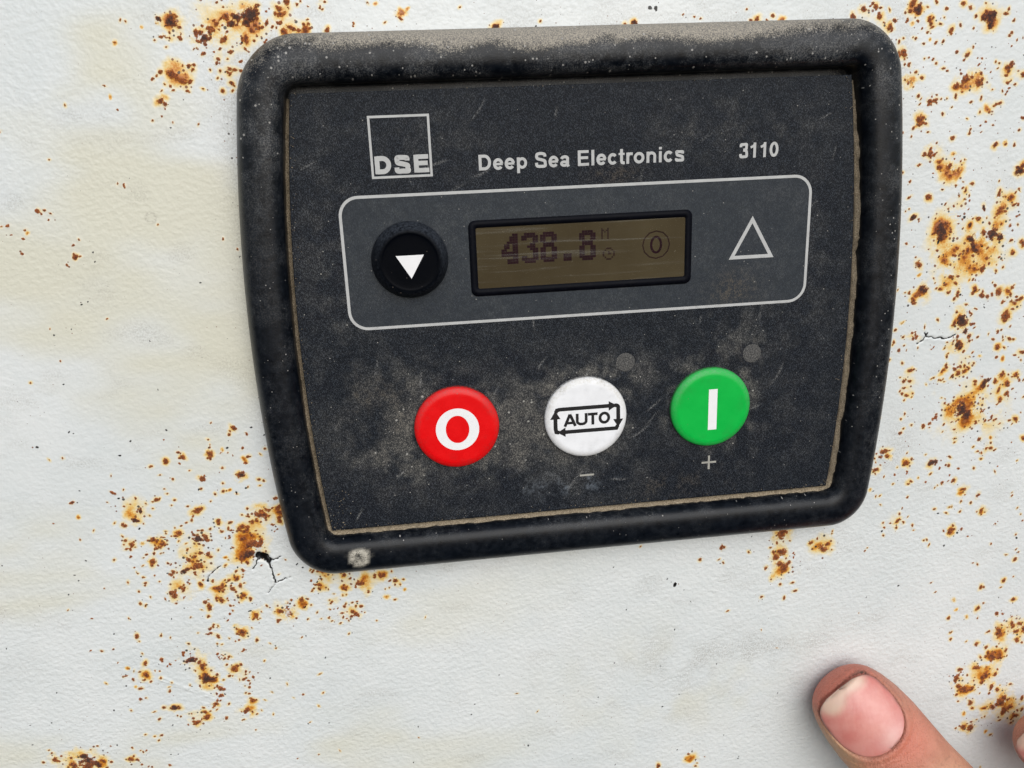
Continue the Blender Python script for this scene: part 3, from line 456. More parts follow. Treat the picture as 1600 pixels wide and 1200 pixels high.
HALOS = """77.7,13.3,3.39l 78.3,10.7,2.96s 80.4,6.4,4.61s 86.6,5.2,4.65s 89.7,9,3.7s 92,5.7,2.8l 81.2,15.3,3.38l 91.9,15.4,2.73m 81,-0.1,2.11m 74.1,-3.1,2.11m 86.3,3.4,3.03m 85.6,-8,1.92s 76,7.5,1.83l 95,-2.8,1.43m 96.6,-5.7,1.45m 85.6,-9.9,2.65s 84.9,-13.8,2.19s 86.1,-19.7,3.21m 85.3,-27.9,2.26s 87.9,-27.9,4.54m 90.9,-28.1,3.29s 87.6,-29.9,4.81m 92.1,-30.7,5.09l 96.8,-22.7,2.26l 73.7,-21.9,2.21l 74.3,-11.4,1.44l 82.3,-19.4,1.23l 95.8,-29.8,5.61l 70.1,-38,1.52m 75.9,-40.3,1.41m 81.8,-41.3,1.42l 90,-48.6,1.59m 74,-55.3,2.65l 95.7,-54.4,1.48l 88.6,-58.6,1.35m 76.9,-45.3,1.04l 94.9,-38.9,1.56l 68.4,-41.6,1.28l -90,-36.8,1.96s -90.4,-34.4,2.6l -89,-38.1,1.31m -87.7,-43.2,1.55l -85.7,-43.4,1.56s -78.1,-43.7,2.24m -77.6,-37,1.32l -80.1,-48.9,3.4s -77.4,-49.4,2.96l -68.4,-44.3,3.4s -65.5,-39.5,2.47s -68.9,-47.9,2.52s -67.6,-46.1,2.51s -87.8,-47.8,1.35m -83.7,-54.4,2.29m -84.8,-55.6,1.38m -75.2,-54.9,1.85m -72.1,-53.2,1.39m -75.7,-57.6,1.4m -71.6,-57.3,1.4m -61.7,-38.7,1.8m -92,-42.8,1.77l -73.6,-39.9,1.34l -81.8,-41.8,1.11l -64.4,-41.5,2.04l -72.5,-65.8,1.43s -83.5,-70.9,2.39s -81.4,-73,1.68s -80.8,-76.3,2.18s -93.3,-73.6,1.43s -74.1,-85.4,2s -72.7,-76.6,2.2l -77.4,-71.4,1.44l -75,-74.7,1.46l -79.4,-81.1,1.72l -69.3,-61.9,1.42m -85,-87,1.49m -82.5,-85.4,1.49m -79,-65.2,1.18l -86.1,-85.7,1.48l -54,-54,1.89m -49.7,-55,2.13m -46.5,-57.1,2.15s -42.6,-55.8,1.67m -50.2,-57.9,1.07m -62.9,-61.9,2.62m -59.4,-60.3,1.31s -62.1,-63.1,1.67m -48.7,-63.9,1.7m -50.8,-63.9,1.45l -55.2,-56.7,1.42m -39.5,-57.4,1.2l -53.4,-60.7,1.44l -68.8,54.6,1.87s -64.1,51.6,1.89s -61.7,53.2,1.89s -59.4,54.4,1.68m -55.7,54.5,2.53s -54.8,52.8,2.12m -58.2,52.1,4.23l -50.4,55.4,1.69m -48.7,52.7,2.13s -46.7,52.6,1.28s -56.8,51,1.27m -68.9,45.3,2.34s -66.7,46.7,1.06m -72.6,41.4,0.97m -60.1,45.9,1.5l -62.3,55.3,4.59l -69.7,51.6,1.25l -48.9,56.8,1.26l -61.9,48.3,1.06l 67.6,53.4,1.51m 83.2,51.1,2.06s 79.7,39.6,2.38s 82.4,39.8,1.85s 67.6,40.2,1.3m 70.9,32.9,1.6m 88.7,42,1.59m 88.6,38.8,1.87l 70.9,50.5,1.27l 65.9,45.2,1.28l 73.9,26.4,1.9m 72.8,36.5,1.19l 85.2,34.7,2.15l 63.1,50,1.26l 75.4,49.2,0.77l 78.9,22.6,2.32s 77.2,23.6,1.92m 108.9,-87.1,3.51s 104,-94.2,3.11s 97.5,-102.8,3.15s 100.3,-98.3,4.91l 102.1,-99.5,2.24m 107.7,-108.7,4.13s 112.2,-112.6,2.32m 104.5,-87.5,1.97m 99.8,-114.5,2.31m 94.9,-99.4,1.78m 48.3,-63.7,2.78s 47,-59.7,2.06m 57,-59,2.77m 47.4,-55,2.38m 27.3,-113,2.28l -81.2,27.5,0.61l -91.5,15.3,0.71m -96.6,23.5,0.83l -99.2,19.7,0.83l -103.1,21.2,0.83l -115.4,-92.3,1.1m -108.9,-93.5,3.2s -111.9,-94.5,2.46s -105.9,-94.5,1.49m -99.8,-94.6,1.25m -78.7,-25.3,0.71m -68.1,-30.1,1.05s -73.4,-25,0.81l -68.1,-20.1,0.64l -66.9,-26.8,0.81l -75.3,-30.2,0.82l -29.6,54.5,0.88s -43.5,56.4,0.69l -42.7,52.4,0.56l 57.9,53.2,2.33l 62.4,50.5,1.57l"""


def parse(s):
    out = []
    for it in s.split():
        a = it.split(',')
        out.append((float(a[0]), float(a[1]), float(a[2][:-1]), a[2][-1]))
    return out


STEP = 0.225
gx = np.arange(-142, 134, STEP)
gz = np.arange(-146, 74, STEP)
GX, GZ = np.meshgrid(gx, gz)
W1x = fbm(GX / 0.9, GZ / 0.9, 3, 3); W1z = fbm(GX / 0.9, GZ / 0.9, 31, 3)
W2x = fbm(GX / 3.5, GZ / 3.5, 5, 2); W2z = fbm(GX / 3.5, GZ / 3.5, 51, 2)

core = np.full(GX.shape, -1.0); dark = np.zeros(GX.shape); stain = np.zeros(GX.shape); black = np.full(GX.shape, -1.0)
height = np.zeros(GX.shape)


def window(x, z, r):
    i0 = max(0, int((z - r - gz[0]) / STEP)); i1 = min(len(gz), int((z + r - gz[0]) / STEP) + 2)
    j0 = max(0, int((x - r - gx[0]) / STEP)); j1 = min(len(gx), int((x + r - gx[0]) / STEP) + 2)
    return slice(i0, i1), slice(j0, j1)


def add_core(x, z, r, t, angle, squash):
    w = window(x, z, r * 4 + 1.5)
    r = max(r, 0.20)
    dx = GX[w] - x + W1x[w] * min(0.9, 0.8 * r); dz = GZ[w] - z + W1z[w] * min(0.9, 0.8 * r)
    c, s = math.cos(angle), math.sin(angle)
    d = np.hypot((dx * c + dz * s) * squash, (-dx * s + dz * c) / squash)
    fld = 1 - d / r
    if t == 'k':
        black[w] = np.maximum(black[w], fld)
        return
    if t == 'o':
        stain[w] = np.maximum(stain[w], 0.85 * np.exp(-(d / (1.15 * r)) ** 2))
        core[w] = np.maximum(core[w], 0.35 * fld - 0.28)
        return
    core[w] = np.maximum(core[w], fld)
    if t == 'd':
        dark[w] = np.maximum(dark[w], np.exp(-(d / (1.3 * r)) ** 2))
    stain[w] = np.maximum(stain[w], (0.60 if r > 0.45 else 0.30) * np.exp(-(d / (1.3 * r + 0.10)) ** 2))
    height[w] += 0.11 * min(r, 1.3) * np.exp(-(d / (0.9 * r)) ** 4)


cores = parse(CORES)
halos = parse(HALOS)
for i, (x, z, r, t) in enumerate(cores):
    add_core(x, z, r, t, hash2(i, 7, 1) * math.pi, 1.0 + 0.35 * hash2(i, 3, 2))
for x, z, r, t in halos:
    w = window(x, z, r * 2.2)
    d = np.hypot(GX[w] - x + W2x[w] * r * 0.9 + W1x[w] * 0.9, GZ[w] - z + W2z[w] * r * 0.9 + W1z[w] * 0.9)
    k = {'s': 0.50, 'm': 0.30, 'l': 0.17}[t] * np.exp(-(d / (0.80 * r)) ** 2)
    stain[w] = 1 - (1 - stain[w]) * (1 - k)
# scatter of small scabs and pin-holes round every stain
speck = np.zeros(GX.shape)
for i, (x, z, r, t) in enumerate(halos):
    w = window(x, z, r * 3.2)
    d = np.hypot(GX[w] - x, GZ[w] - z)
    speck[w] = np.maximum(speck[w], (0.42 if t != 'l' else 0.26) * np.exp(-(d / (1.35 * r)) ** 2))
    n = int(2 + r * (1.4 if t == 's' else 0.9))
    for k in range(n):
        a = rng.uniform(0, 6.283); q = r * rng.uniform(0.3, 1.7)
        add_core(x + q * math.cos(a), z + q * math.sin(a), rng.uniform(0.17, 0.34), 'r', rng.uniform(0, 3.1), 1.2)
for x, z, r, t in cores:
    w = window(x, z, r * 6 + 2)
    d = np.hypot(GX[w] - x, GZ[w] - z)
    speck[w] = np.maximum(speck[w], 0.16 * np.exp(-(d / (2.2 * r + 1.0)) ** 2))
for k in range(300):            # fine rust freckles, thickest right of the module
    x = rng.uniform(66, 128); z = rng.uniform(-75, 66)
    if rng.uniform() > 0.35 + 0.65 * float(vnoise(np.array(x / 9.0), np.array(z / 9.0), 77) + 0.5): continue
    add_core(x, z, rng.uniform(0.16, 0.34), 'r' if k % 5 else 'k', rng.uniform(0, 3.1), rng.uniform(1, 1.5))
for k in range(150):
    x = rng.uniform(-104, -55); z = rng.uniform(-100, -18)
    add_core(x, z, rng.uniform(0.15, 0.27), 'r' if k % 3 else 'k', rng.uniform(0, 3.1), rng.uniform(1, 1.5))
for k in range(260):            # lone black grains
    x = rng.uniform(-140, 130); z = rng.uniform(-144, 70)
    add_core(x, z, rng.uniform(0.12, 0.2), 'k' if k % 3 else 'r', rng.uniform(0, 3.1), rng.uniform(1, 1.6))

# the pepper is thick along the top edge of the module, down its right side and by its left edge
edge_d = np.maximum(np.abs(GX - 2.2) - 64.0, np.abs(GZ + 0.3) - 51.8)
near = np.exp(-np.clip(edge_d, 0, None) / 2.6)
speck = np.maximum(speck, 0.15 * near * sstep(-48, -20, GZ))
speck = np.maximum(speck, 0.11 * sstep(60, 72, GX) * sstep(-70, -35, GZ))
speck = np.maximum(speck, 0.036 + 0.04 * sstep(-0.1, 0.5, fbm(GX / 22, GZ / 22, 9, 2)))

# cracks and the hole beside the lower left corner
def seg_dist(x0, z0, x1, z1, w):
    dx, dz = x1 - x0, z1 - z0
    L2 = dx * dx + dz * dz
    X = GX[w] + W1x[w] * 0.5; Zz = GZ[w] + W1z[w] * 0.5
    t = np.clip(((X - x0) * dx + (Zz - z0) * dz) / L2, 0, 1)
    return np.hypot(X - x0 - t * dx, Zz - z0 - t * dz)


def crack(pts, width, depth=0.35):
    for a, b in zip(pts[:-1], pts[1:]):
        w = window((a[0] + b[0]) / 2, (a[1] + b[1]) / 2, math.hypot(b[0] - a[0], b[1] - a[1]) / 2 + 1.6)
        d = seg_dist(*a, *b, w)
        black[w] = np.maximum(black[w], 1 - d / width)
        height[w] += 0.035 * np.exp(-((d - 0.6) / 0.5) ** 2)
        height[w] -= depth * np.exp(-(d / (0.8 * width)) ** 2)


hole = [(-66.7, -48.3), (-65.7, -48.6), (-65.0, -49.6)]
crack(hole, 0.72, 1.2)
crack([(-66.4, -48.6), (-67.3, -49.4), (-68.3, -51.2)], 0.14)
crack([(-64.9, -49.7), (-63.6, -49.6), (-62.4, -48.9)], 0.13)
crack([(-64.9, -49.8), (-64.8, -51.8), (-64.2, -53.9), (-64.05, -54.8)], 0.21)
crack([(-64.05, -54.8), (-65.2, -56.0), (-66.0, -57.2)], 0.14)
crack([(-64.05, -54.8), (-62.3, -54.4), (-60.9, -54.0)], 0.13)
crack([(-77.9, -53.4), (-77.4, -52.0), (-76.1, -50.7), (-74.7, -49.9)], 0.13)
crack([(75.3, -13.0), (76.9, -11.4)], 0.13)
crack([(76.9, -11.4), (76.6, -10.4)], 0.13)
crack([(76.9, -11.4), (78.9, -11.9), (81.6, -12.3), (83.6, -11.7)], 0.15)
crack([(78.5, 56.0), (81.0, 55.6), (82.6, 56.4)], 0.13)
# long pale scratch in the paint
for a, b in zip([(-90.6, -75.0), (-85.9, -78.1)], [(-85.9, -78.1), (-80.3, -81.1)]):
    w = window((a[0] + b[0]) / 2, (a[1] + b[1]) / 2, 5)
    d = seg_dist(*a, *b, w)
    height[w] += 0.16 * np.exp(-((d - 0.25) / 0.22) ** 2) - 0.12 * np.exp(-(d / 0.2) ** 2)
# grey ring left of the module
dr = np.abs(np.hypot(GX + 77.4, GZ - 21.4) - 0.85)
ring = np.exp(-(dr / 0.28) ** 2)

# soiling
warm = 0.85 * sstep(0.0, 0.75, fbm(GX / 26 + 3, GZ / 13, 21, 3) + 0.95 * np.exp(-(((GX + 88) / 42) ** 2 + ((GZ - 8) / 22) ** 2)))
warm = np.maximum(warm * sstep(20, -60, GX + 0 * GZ), 0.55 * np.exp(-(((GX - 22) / 26) ** 2 + ((GZ + 92) / 14) ** 2)) * sstep(-0.35, 0.4, fbm(GX / 9, GZ / 9, 23, 3)))
grime = 0.75 * np.exp(-(((GX - 36) / 30) ** 2 + ((GZ + 86) / 9) ** 2)) * sstep(-0.3, 0.5, fbm(GX / 6, GZ / 6, 25, 3))
grime = np.maximum(grime, 0.6 * near * sstep(20, 50, GZ) * sstep(-0.4, 0.3, fbm(GX / 8, GZ / 3, 27, 3)))
grime = np.maximum(grime, 0.45 * near * sstep(-45, -10, GZ) * (GX < -50))
grime = np.maximum(grime, 0.55 * np.exp(-(((GX - 72) / 7) ** 2 + ((GZ + 38) / 10) ** 2)) * sstep(-0.3, 0.4, fbm(GX / 4, GZ / 4, 29, 3)))
grime = np.maximum(grime, 0.6 * np.exp(-(((GX + 121) / 7) ** 2 + ((GZ + 60) / 9) ** 2)) * sstep(-0.2, 0.4, fbm(GX / 4, GZ / 4, 33, 3)))
grime = np.maximum(grime, 0.42 * sstep(0.10, 0.7, fbm(GX / 9, GZ / 5, 35, 4)))
grime = np.maximum(grime, 0.7 * ring)
wrinkle = 0.35 + 0.65 * sstep(-20, -70, GZ) + 0.25 * fbm(GX / 20, GZ / 20, 37, 2)

height += 0.10 * fbm(GX / 14, GZ / 14, 41, 2) + 0.020 * wrinkle * fbm(GX / 1.3, GZ / 1.2, 43, 2)
P = np.stack([GX * MM, -height * MM, GZ * MM], -1)
cxm = (GX[:-1, :-1] + GX[1:, 1:]) / 2; czm = (GZ[:-1, :-1] + GZ[1:, 1:]) / 2
keep = ~((np.abs(cxm - 2.2) < 57) & (np.abs(czm + 0.3) < 45))          # the cut-out the module is fitted in
me, used = grid_mesh("steel_panel", P, keep)
flat = lambda a: np.clip(a, 0, 1).ravel()[used]
set_attr(me, "rust", np.stack([flat(core * 0.5 + 0.5), flat(dark), flat(stain), flat(black * 0.5 + 0.5)], -1))
set_attr(me, "dirt", np.stack([flat(grime), flat(speck), flat(warm), flat(wrinkle)], -1))
tone = 0.5 + 0.55 * fbm(GX / 18, GZ / 18, 45, 3) + 0.25 * fbm(GX / 2.2, GZ / 2.2, 46, 2)
patch = 0.5 + 0.9 * fbm(GX / 2.4, GZ / 2.4, 47, 3)
set_attr(me, "tone", np.stack([flat(tone), flat(patch), flat(patch), flat(patch)], -1))
M_PAINT = mat_paint()
panel = link("steel_panel", me, M_PAINT)
tag(panel, "white painted steel cabinet panel speckled with rust", "panel", "structure")
# the plain remainder of the sheet round it
vs = []; x0, x1, z0, z1 = gx[0], gx[-1], gz[0], gz[-1]
for (x, z) in ((x0, z0), (x1, z0), (x1, z1), (x0, z1), (-330, -330), (330, -330), (330, 330), (-330, 330)):
    vs.append((x, z, 0.0))
border = link("sheet_border", py_mesh("sheet_border", vs, [(0, 4, 5, 1), (1, 5, 6, 2), (2, 6, 7, 3), (3, 7, 4, 0)]), M_PAINT, panel, False)
nb = len(border.data.vertices)
set_attr(border.data, "rust", np.zeros((nb, 4)))
set_attr(border.data, "tone", np.full((nb, 4), 0.5))
set_attr(border.data, "dirt", np.tile([0.05, 0.06, 0.2, 0.6], (nb, 1)))

# ---------------------------------------------------------------- the control module
FACE = 4.5
module = bpy.data.objects.new("control_module", None)
module.empty_display_size = 0.02
COL.objects.link(module)
tag(module, "black generator control module with small display and round coloured buttons", "control panel")


def rounded(A, B, cx, cz, radii, k, n_side=110, n_arc=26):
    """barrel-sided rounded rectangle, counter-clockwise; radii for (right-top, left-top, left-bottom, right-bottom)"""
    pts = []
    corners = ((1, 1, 0), (-1, 1, 90), (-1, -1, 180), (1, -1, 270))
    for i, (sx, sz, a0) in enumerate(corners):
        r = radii[i]
        for t in range(n_arc):
            a = math.radians(a0 + 90.0 * t / (n_arc - 1))
            pts.append((sx * (A - r) + r * math.cos(a), sz * (B - r) + r * math.sin(a)))
        nx = corners[(i + 1) % 4]; rn = radii[(i + 1) % 4]; a = math.radians(a0 + 90)
        e = (sx * (A - r) + r * math.cos(a), sz * (B - r) + r * math.sin(a))
        s = (nx[0] * (A - rn) + rn * math.cos(a), nx[1] * (B - rn) + rn * math.sin(a))
        for t in range(1, n_side):
            u = t / n_side
            pts.append((e[0] + (s[0] - e[0]) * u, e[1] + (s[1] - e[1]) * u))
    p = np.array(pts)
    p[:, 0] *= 1 - k * (p[:, 1] + 4.0) ** 2 / A
    return p + np.array([cx, cz])


def ring_at(t):
    lerp = lambda a, b: a + (b - a) * t
    return rounded(lerp(64.5, 54.8), lerp(51.85, 41.95), lerp(2.25, 2.0), lerp(-0.25, -0.05),
                   [lerp(9.6, 1.3), lerp(10.2, 1.3), lerp(8.6, 1.3), lerp(8.2, 1.3)], 0.0015)


ctrl = [(0.05, -0.6), (0.05, 0.3), (0.045, 0.55), (0.0, 0.8), (0.0, 1.8), (0.008, 3.0), (0.035, 4.3), (0.09, 5.5), (0.17, 6.45), (0.27, 7.05), (0.40, 7.4),
        (0.55, 7.5), (0.68, 7.35), (0.77, 6.95), (0.83, 6.3), (0.865, 5.5), (0.88, 4.7), (0.885, 3.6), (0.89, 1.6), (0.895, 1.0), (1.03, 1.0)]


def catmull(pts, per=4):
    pts = [np.array(p, float) for p in pts]
    out = []
    for i in range(len(pts) - 1):
        p0 = pts[max(i - 1, 0)]; p1 = pts[i]; p2 = pts[i + 1]; p3 = pts[min(i + 2, len(pts) - 1)]
        for k in range(per):
            t = k / per
            out.append(0.5 * ((2 * p1) + (-p0 + p2) * t + (2 * p0 - 5 * p1 + 4 * p2 - p3) * t * t + (-p0 + 3 * p1 - 3 * p2 + p3) * t ** 3))
    out.append(pts[-1])
    return np.array(out)


prof = catmull(ctrl, 3)
rings = []
for t, h in prof:
    r = ring_at(min(max(t, 0), 1.05))
    rings.append(np.c_[r, np.full(len(r), h)])
rings = np.array(rings)
rings = np.concatenate([rings, rings[:, :1]], 1)
X, Zb, H = rings[..., 0], rings[..., 1], rings[..., 2]
H = H + 0.05 * fbm(X / 9, Zb / 9, 61, 2)
me, used = grid_mesh("bezel", np.stack([X * MM, -H * MM, Zb * MM], -1))
T = np.repeat(np.clip(prof[:, :1], 0, 1.05), X.shape[1], 1)
top = sstep(36, 44, Zb - 0.0 * X)
outer = sstep(0.60, 0.06, T + 0.16 * fbm(X / 7, Zb / 7, 63, 3))
tan = top * outer * (0.55 + 0.55 * sstep(60, 20, X) * sstep(-55, -25, X)) * sstep(-63, -52, X) * (0.75 + 0.25 * sstep(64, 52, X))
tan = np.maximum(tan, 0.34 * top * sstep(0.9, 0.3, T) * sstep(-0.1, 0.5, fbm(X / 8, Zb / 3, 64, 3)))
tan = np.maximum(tan, 0.55 * sstep(0.86, 0.90, T) * sstep(-36, -40, Zb))
tan = np.maximum(tan, 0.30 * (X > 50) * sstep(0.86, 0.9, T))
tan = np.maximum(tan, 0.22 * (X < -50) * sstep(0.70, 0.86, T) * sstep(0.1, -0.5, Zb / 60))
film = 0.25 + 0.5 * top + 0.55 * (X < -40) * sstep(15, 40, Zb) + 0.35 * (X > 50) * sstep(0.0, 0.3, T) * sstep(0.6, 0.3, T)
film = film * (0.35 + 0.65 * sstep(-45, -20, Zb))
film = np.maximum(film, 0.45 * sstep(-38, -42, Zb) * sstep(0.66, 0.80, T) * sstep(0.92, 0.86, T))  # pale line on the bottom inner lip: its highlight put into the film
film = np.maximum(film, 0.30 * (X < -44) * sstep(0.45, 0.8, T))
ds = np.hypot(X + 45.7, Zb + 47.2)
ang = np.arctan2(Zb + 47.2, X + 45.7)
splash = 0.95 * sstep(2.45 + 0.25 * np.sin(3 * ang), 1.7, ds) * (0.5 + 0.5 * sstep(0.3, 1.3, ds))
sel = lambda a: np.clip(a, 0, 1).ravel()[used]
set_attr(me, "dust", np.stack([sel(tan), sel(1.15 * film), sel(splash), sel(0.5 + 0.9 * fbm(X / 4.5, Zb / 4.5, 68, 4))], -1))
bezel = link("bezel", me, mat_bezel(), module)
tag(bezel, "thick black rubbery bezel, dusty along its top edge")

# the face plate: a grid so that dust can lie on it
A, B = 54.75, 41.9
gu = np.linspace(-1, 1, 420); gv = np.linspace(-1, 1, 330)
U, V = np.meshgrid(gu, gv)
FZ = V * B
FX = U * A * (1 - 0.0015 * (FZ + 4) ** 2 / A) + 2.0
FX = FX - 0.45 * sstep(0.4, 1.0, -U)
FZ = FZ - 0.05 - 0.35 * sstep(0.4, 1.0, -V)
FH = np.full(FX.shape, FACE)
FH[0, :] = FH[-1, :] = FACE - 3.2; FH[:, 0] = FH[:, -1] = FACE - 3.2
for a_, b_ in ((0, 1), (-1, -2)):
    FX[a_] = FX[b_]; FZ[a_] = FZ[b_]; FX[:, a_] = FX[:, b_]; FZ[:, a_] = FZ[:, b_]
g = lambda x, z, sx, sz: np.exp(-(((FX - x) / sx) ** 2 + ((FZ - z) / sz) ** 2))
cl = sstep(-0.35, 0.55, fbm(FX / 7, FZ / 7, 71, 4))
cl2 = sstep(-0.3, 0.5, fbm(FX / 2.5, FZ / 2.5, 73, 4))
fd = 0.05 + 0.42 * g(-22, -22, 30, 16) * cl + 0.55 * g(-24, -29, 15, 6) * cl2 + 0.40 * g(-36, -24, 8, 9) * cl2
fd = fd + 0.45 * g(-31, -11, 7, 4) * cl2 + 0.5 * g(-10, -20, 9, 9) * cl2 + 0.45 * g(8, -13, 14, 5) * cl2 + 0.35 * g(3, -32, 16, 7) * cl
fd = fd + 0.4 * g(33, -8, 9, 8) * cl2 + 0.22 * g(-45, 10, 8, 30) * cl2 + 0.25 * g(30, 33, 20, 6) * cl2 + 0.2 * g(-24, 33, 10, 7) * cl2
fd = fd + 0.18 * g(48, 5, 7, 20) * cl2 + 0.15 * g(40, -28, 14, 10) * cl2
# a ring of dust stays round the caps' rims
for bx in (-24.4, 1.6, 27.7):
    rr = np.hypot(FX - bx, FZ + 21.8)
    fd = fd + 0.45 * np.exp(-((rr - 9.4) / 1.3) ** 2) * cl2
fb = 0.75 * g(33, -7, 5, 6) * cl + 0.4 * g(8, 25.5, 5, 1.6) + 0.35 * g(-40, -16, 6, 8) * cl + 0.3 * g(20, -38, 10, 3) * cl2
fs = 0.8 * g(-3, -37.0, 9, 3.0) * cl2 + 0.5 * g(5, -36.5, 5, 2) * cl2
scuff = 0 * fd
for k in range(46):
    zx, zz = rng.uniform(-50, 54), rng.uniform(-40, 40)
    th = rng.normal(0.9, 0.5); ln = rng.uniform(0.6, 2.6)
    du = (FX - zx) * math.cos(th) + (FZ - zz) * math.sin(th); dv = -(FX - zx) * math.sin(th) + (FZ - zz) * math.cos(th)
    scuff = np.maximum(scuff, rng.uniform(0.3, 0.9) * np.exp(-(du / ln) ** 4 - ((dv + 0.05 * du * du * rng.normal()) / 0.16) ** 2))
me, used = grid_mesh("face_plate", np.stack([FX * MM, -FH * MM, FZ * MM], -1))
set_attr(me, "dust", np.stack([sel(1.45 * fd), sel(scuff), sel(fb), sel(fs)], -1))
face = link("face_plate", me, mat_face(), module)
tag(face, "dark grey grained face plate, dusty round the buttons")

# ---- flat print: strokes laid as thin sheets, each 4 micrometres above the last where they cross
def stroke_poly(pts, w, closed=False):
    p = [np.array(pts[0], float)]
    for q_ in pts[1:]:
        if np.hypot(*(np.array(q_) - p[-1])) > 1e-5: p.append(np.array(q_, float))
    p = np.array(p)
    n = len(p)
    left, right = [], []
    for i in range(n):
        if closed:
            a, b = p[(i - 1) % n], p[(i + 1) % n]
        else:
            a, b = p[max(i - 1, 0)], p[min(i + 1, n - 1)]
        if closed or 0 < i < n - 1:
            d1 = (p[i] - a) / (np.linalg.norm(p[i] - a) + 1e-12); d2 = (b - p[i]) / (np.linalg.norm(b - p[i]) + 1e-12)
            t = d1 + d2; t /= np.linalg.norm(t) + 1e-12
            m = 1.0 / max(0.35, float(np.dot(t, d1)))
        else:
            t = b - a; t = t / (np.linalg.norm(t) + 1e-12); m = 1.0
        nrm = np.array([-t[1], t[0]]) * w / 2 * m
        left.append(p[i] + nrm); right.append(p[i] - nrm)
    return left, right


class Print:
    def __init__(self, h):
        self.v, self.f, self.h, self.k = [], [], h, 0

    def poly(self, pts):
        b = len(self.v); hh = self.h + 0.004 * (self.k % 6); self.k += 1
        self.v += [(x, z, hh) for x, z in pts]
        self.f.append(tuple(range(b, b + len(pts))))

    def stroke(self, pts, w, closed=False):
        l, r = stroke_poly(pts, w, closed)
        hh = self.h + 0.004 * (self.k % 6); self.k += 1
        n = len(l)
        for i in range(n if closed else n - 1):
            j = (i + 1) % n
            b = len(self.v); hs = hh + 0.0000 + 0.00004 * i
            self.v += [(*l[i], hs), (*r[i], hs), (*r[j], hs), (*l[j], hs)]
            self.f.append((b, b + 1, b + 2, b + 3))

    def ring(self, outer, inner):
        b = len(self.v); n = len(outer)
        self.v += [(x, z, self.h) for x, z in outer] + [(x, z, self.h) for x, z in inner]
        for i in range(n):
            j = (i + 1) % n
            self.f.append((b + i, b + n + i, b + n + j, b + j))

    def build(self, name, mat, parent, label=None):
        o = link(name, py_mesh(name, self.v, self.f), mat, parent, False)
        if label: tag(o, label)
        return o


def arc(cx, cy, rx, ry, a0, a1, n=22):
    return [(cx + rx * math.cos(math.radians(a0 + (a1 - a0) * i / n)), cy + ry * math.sin(math.radians(a0 + (a1 - a0) * i / n))) for i in range(n + 1)]


def spl(pts):
    return [tuple(p) for p in catmull(pts, 6)]


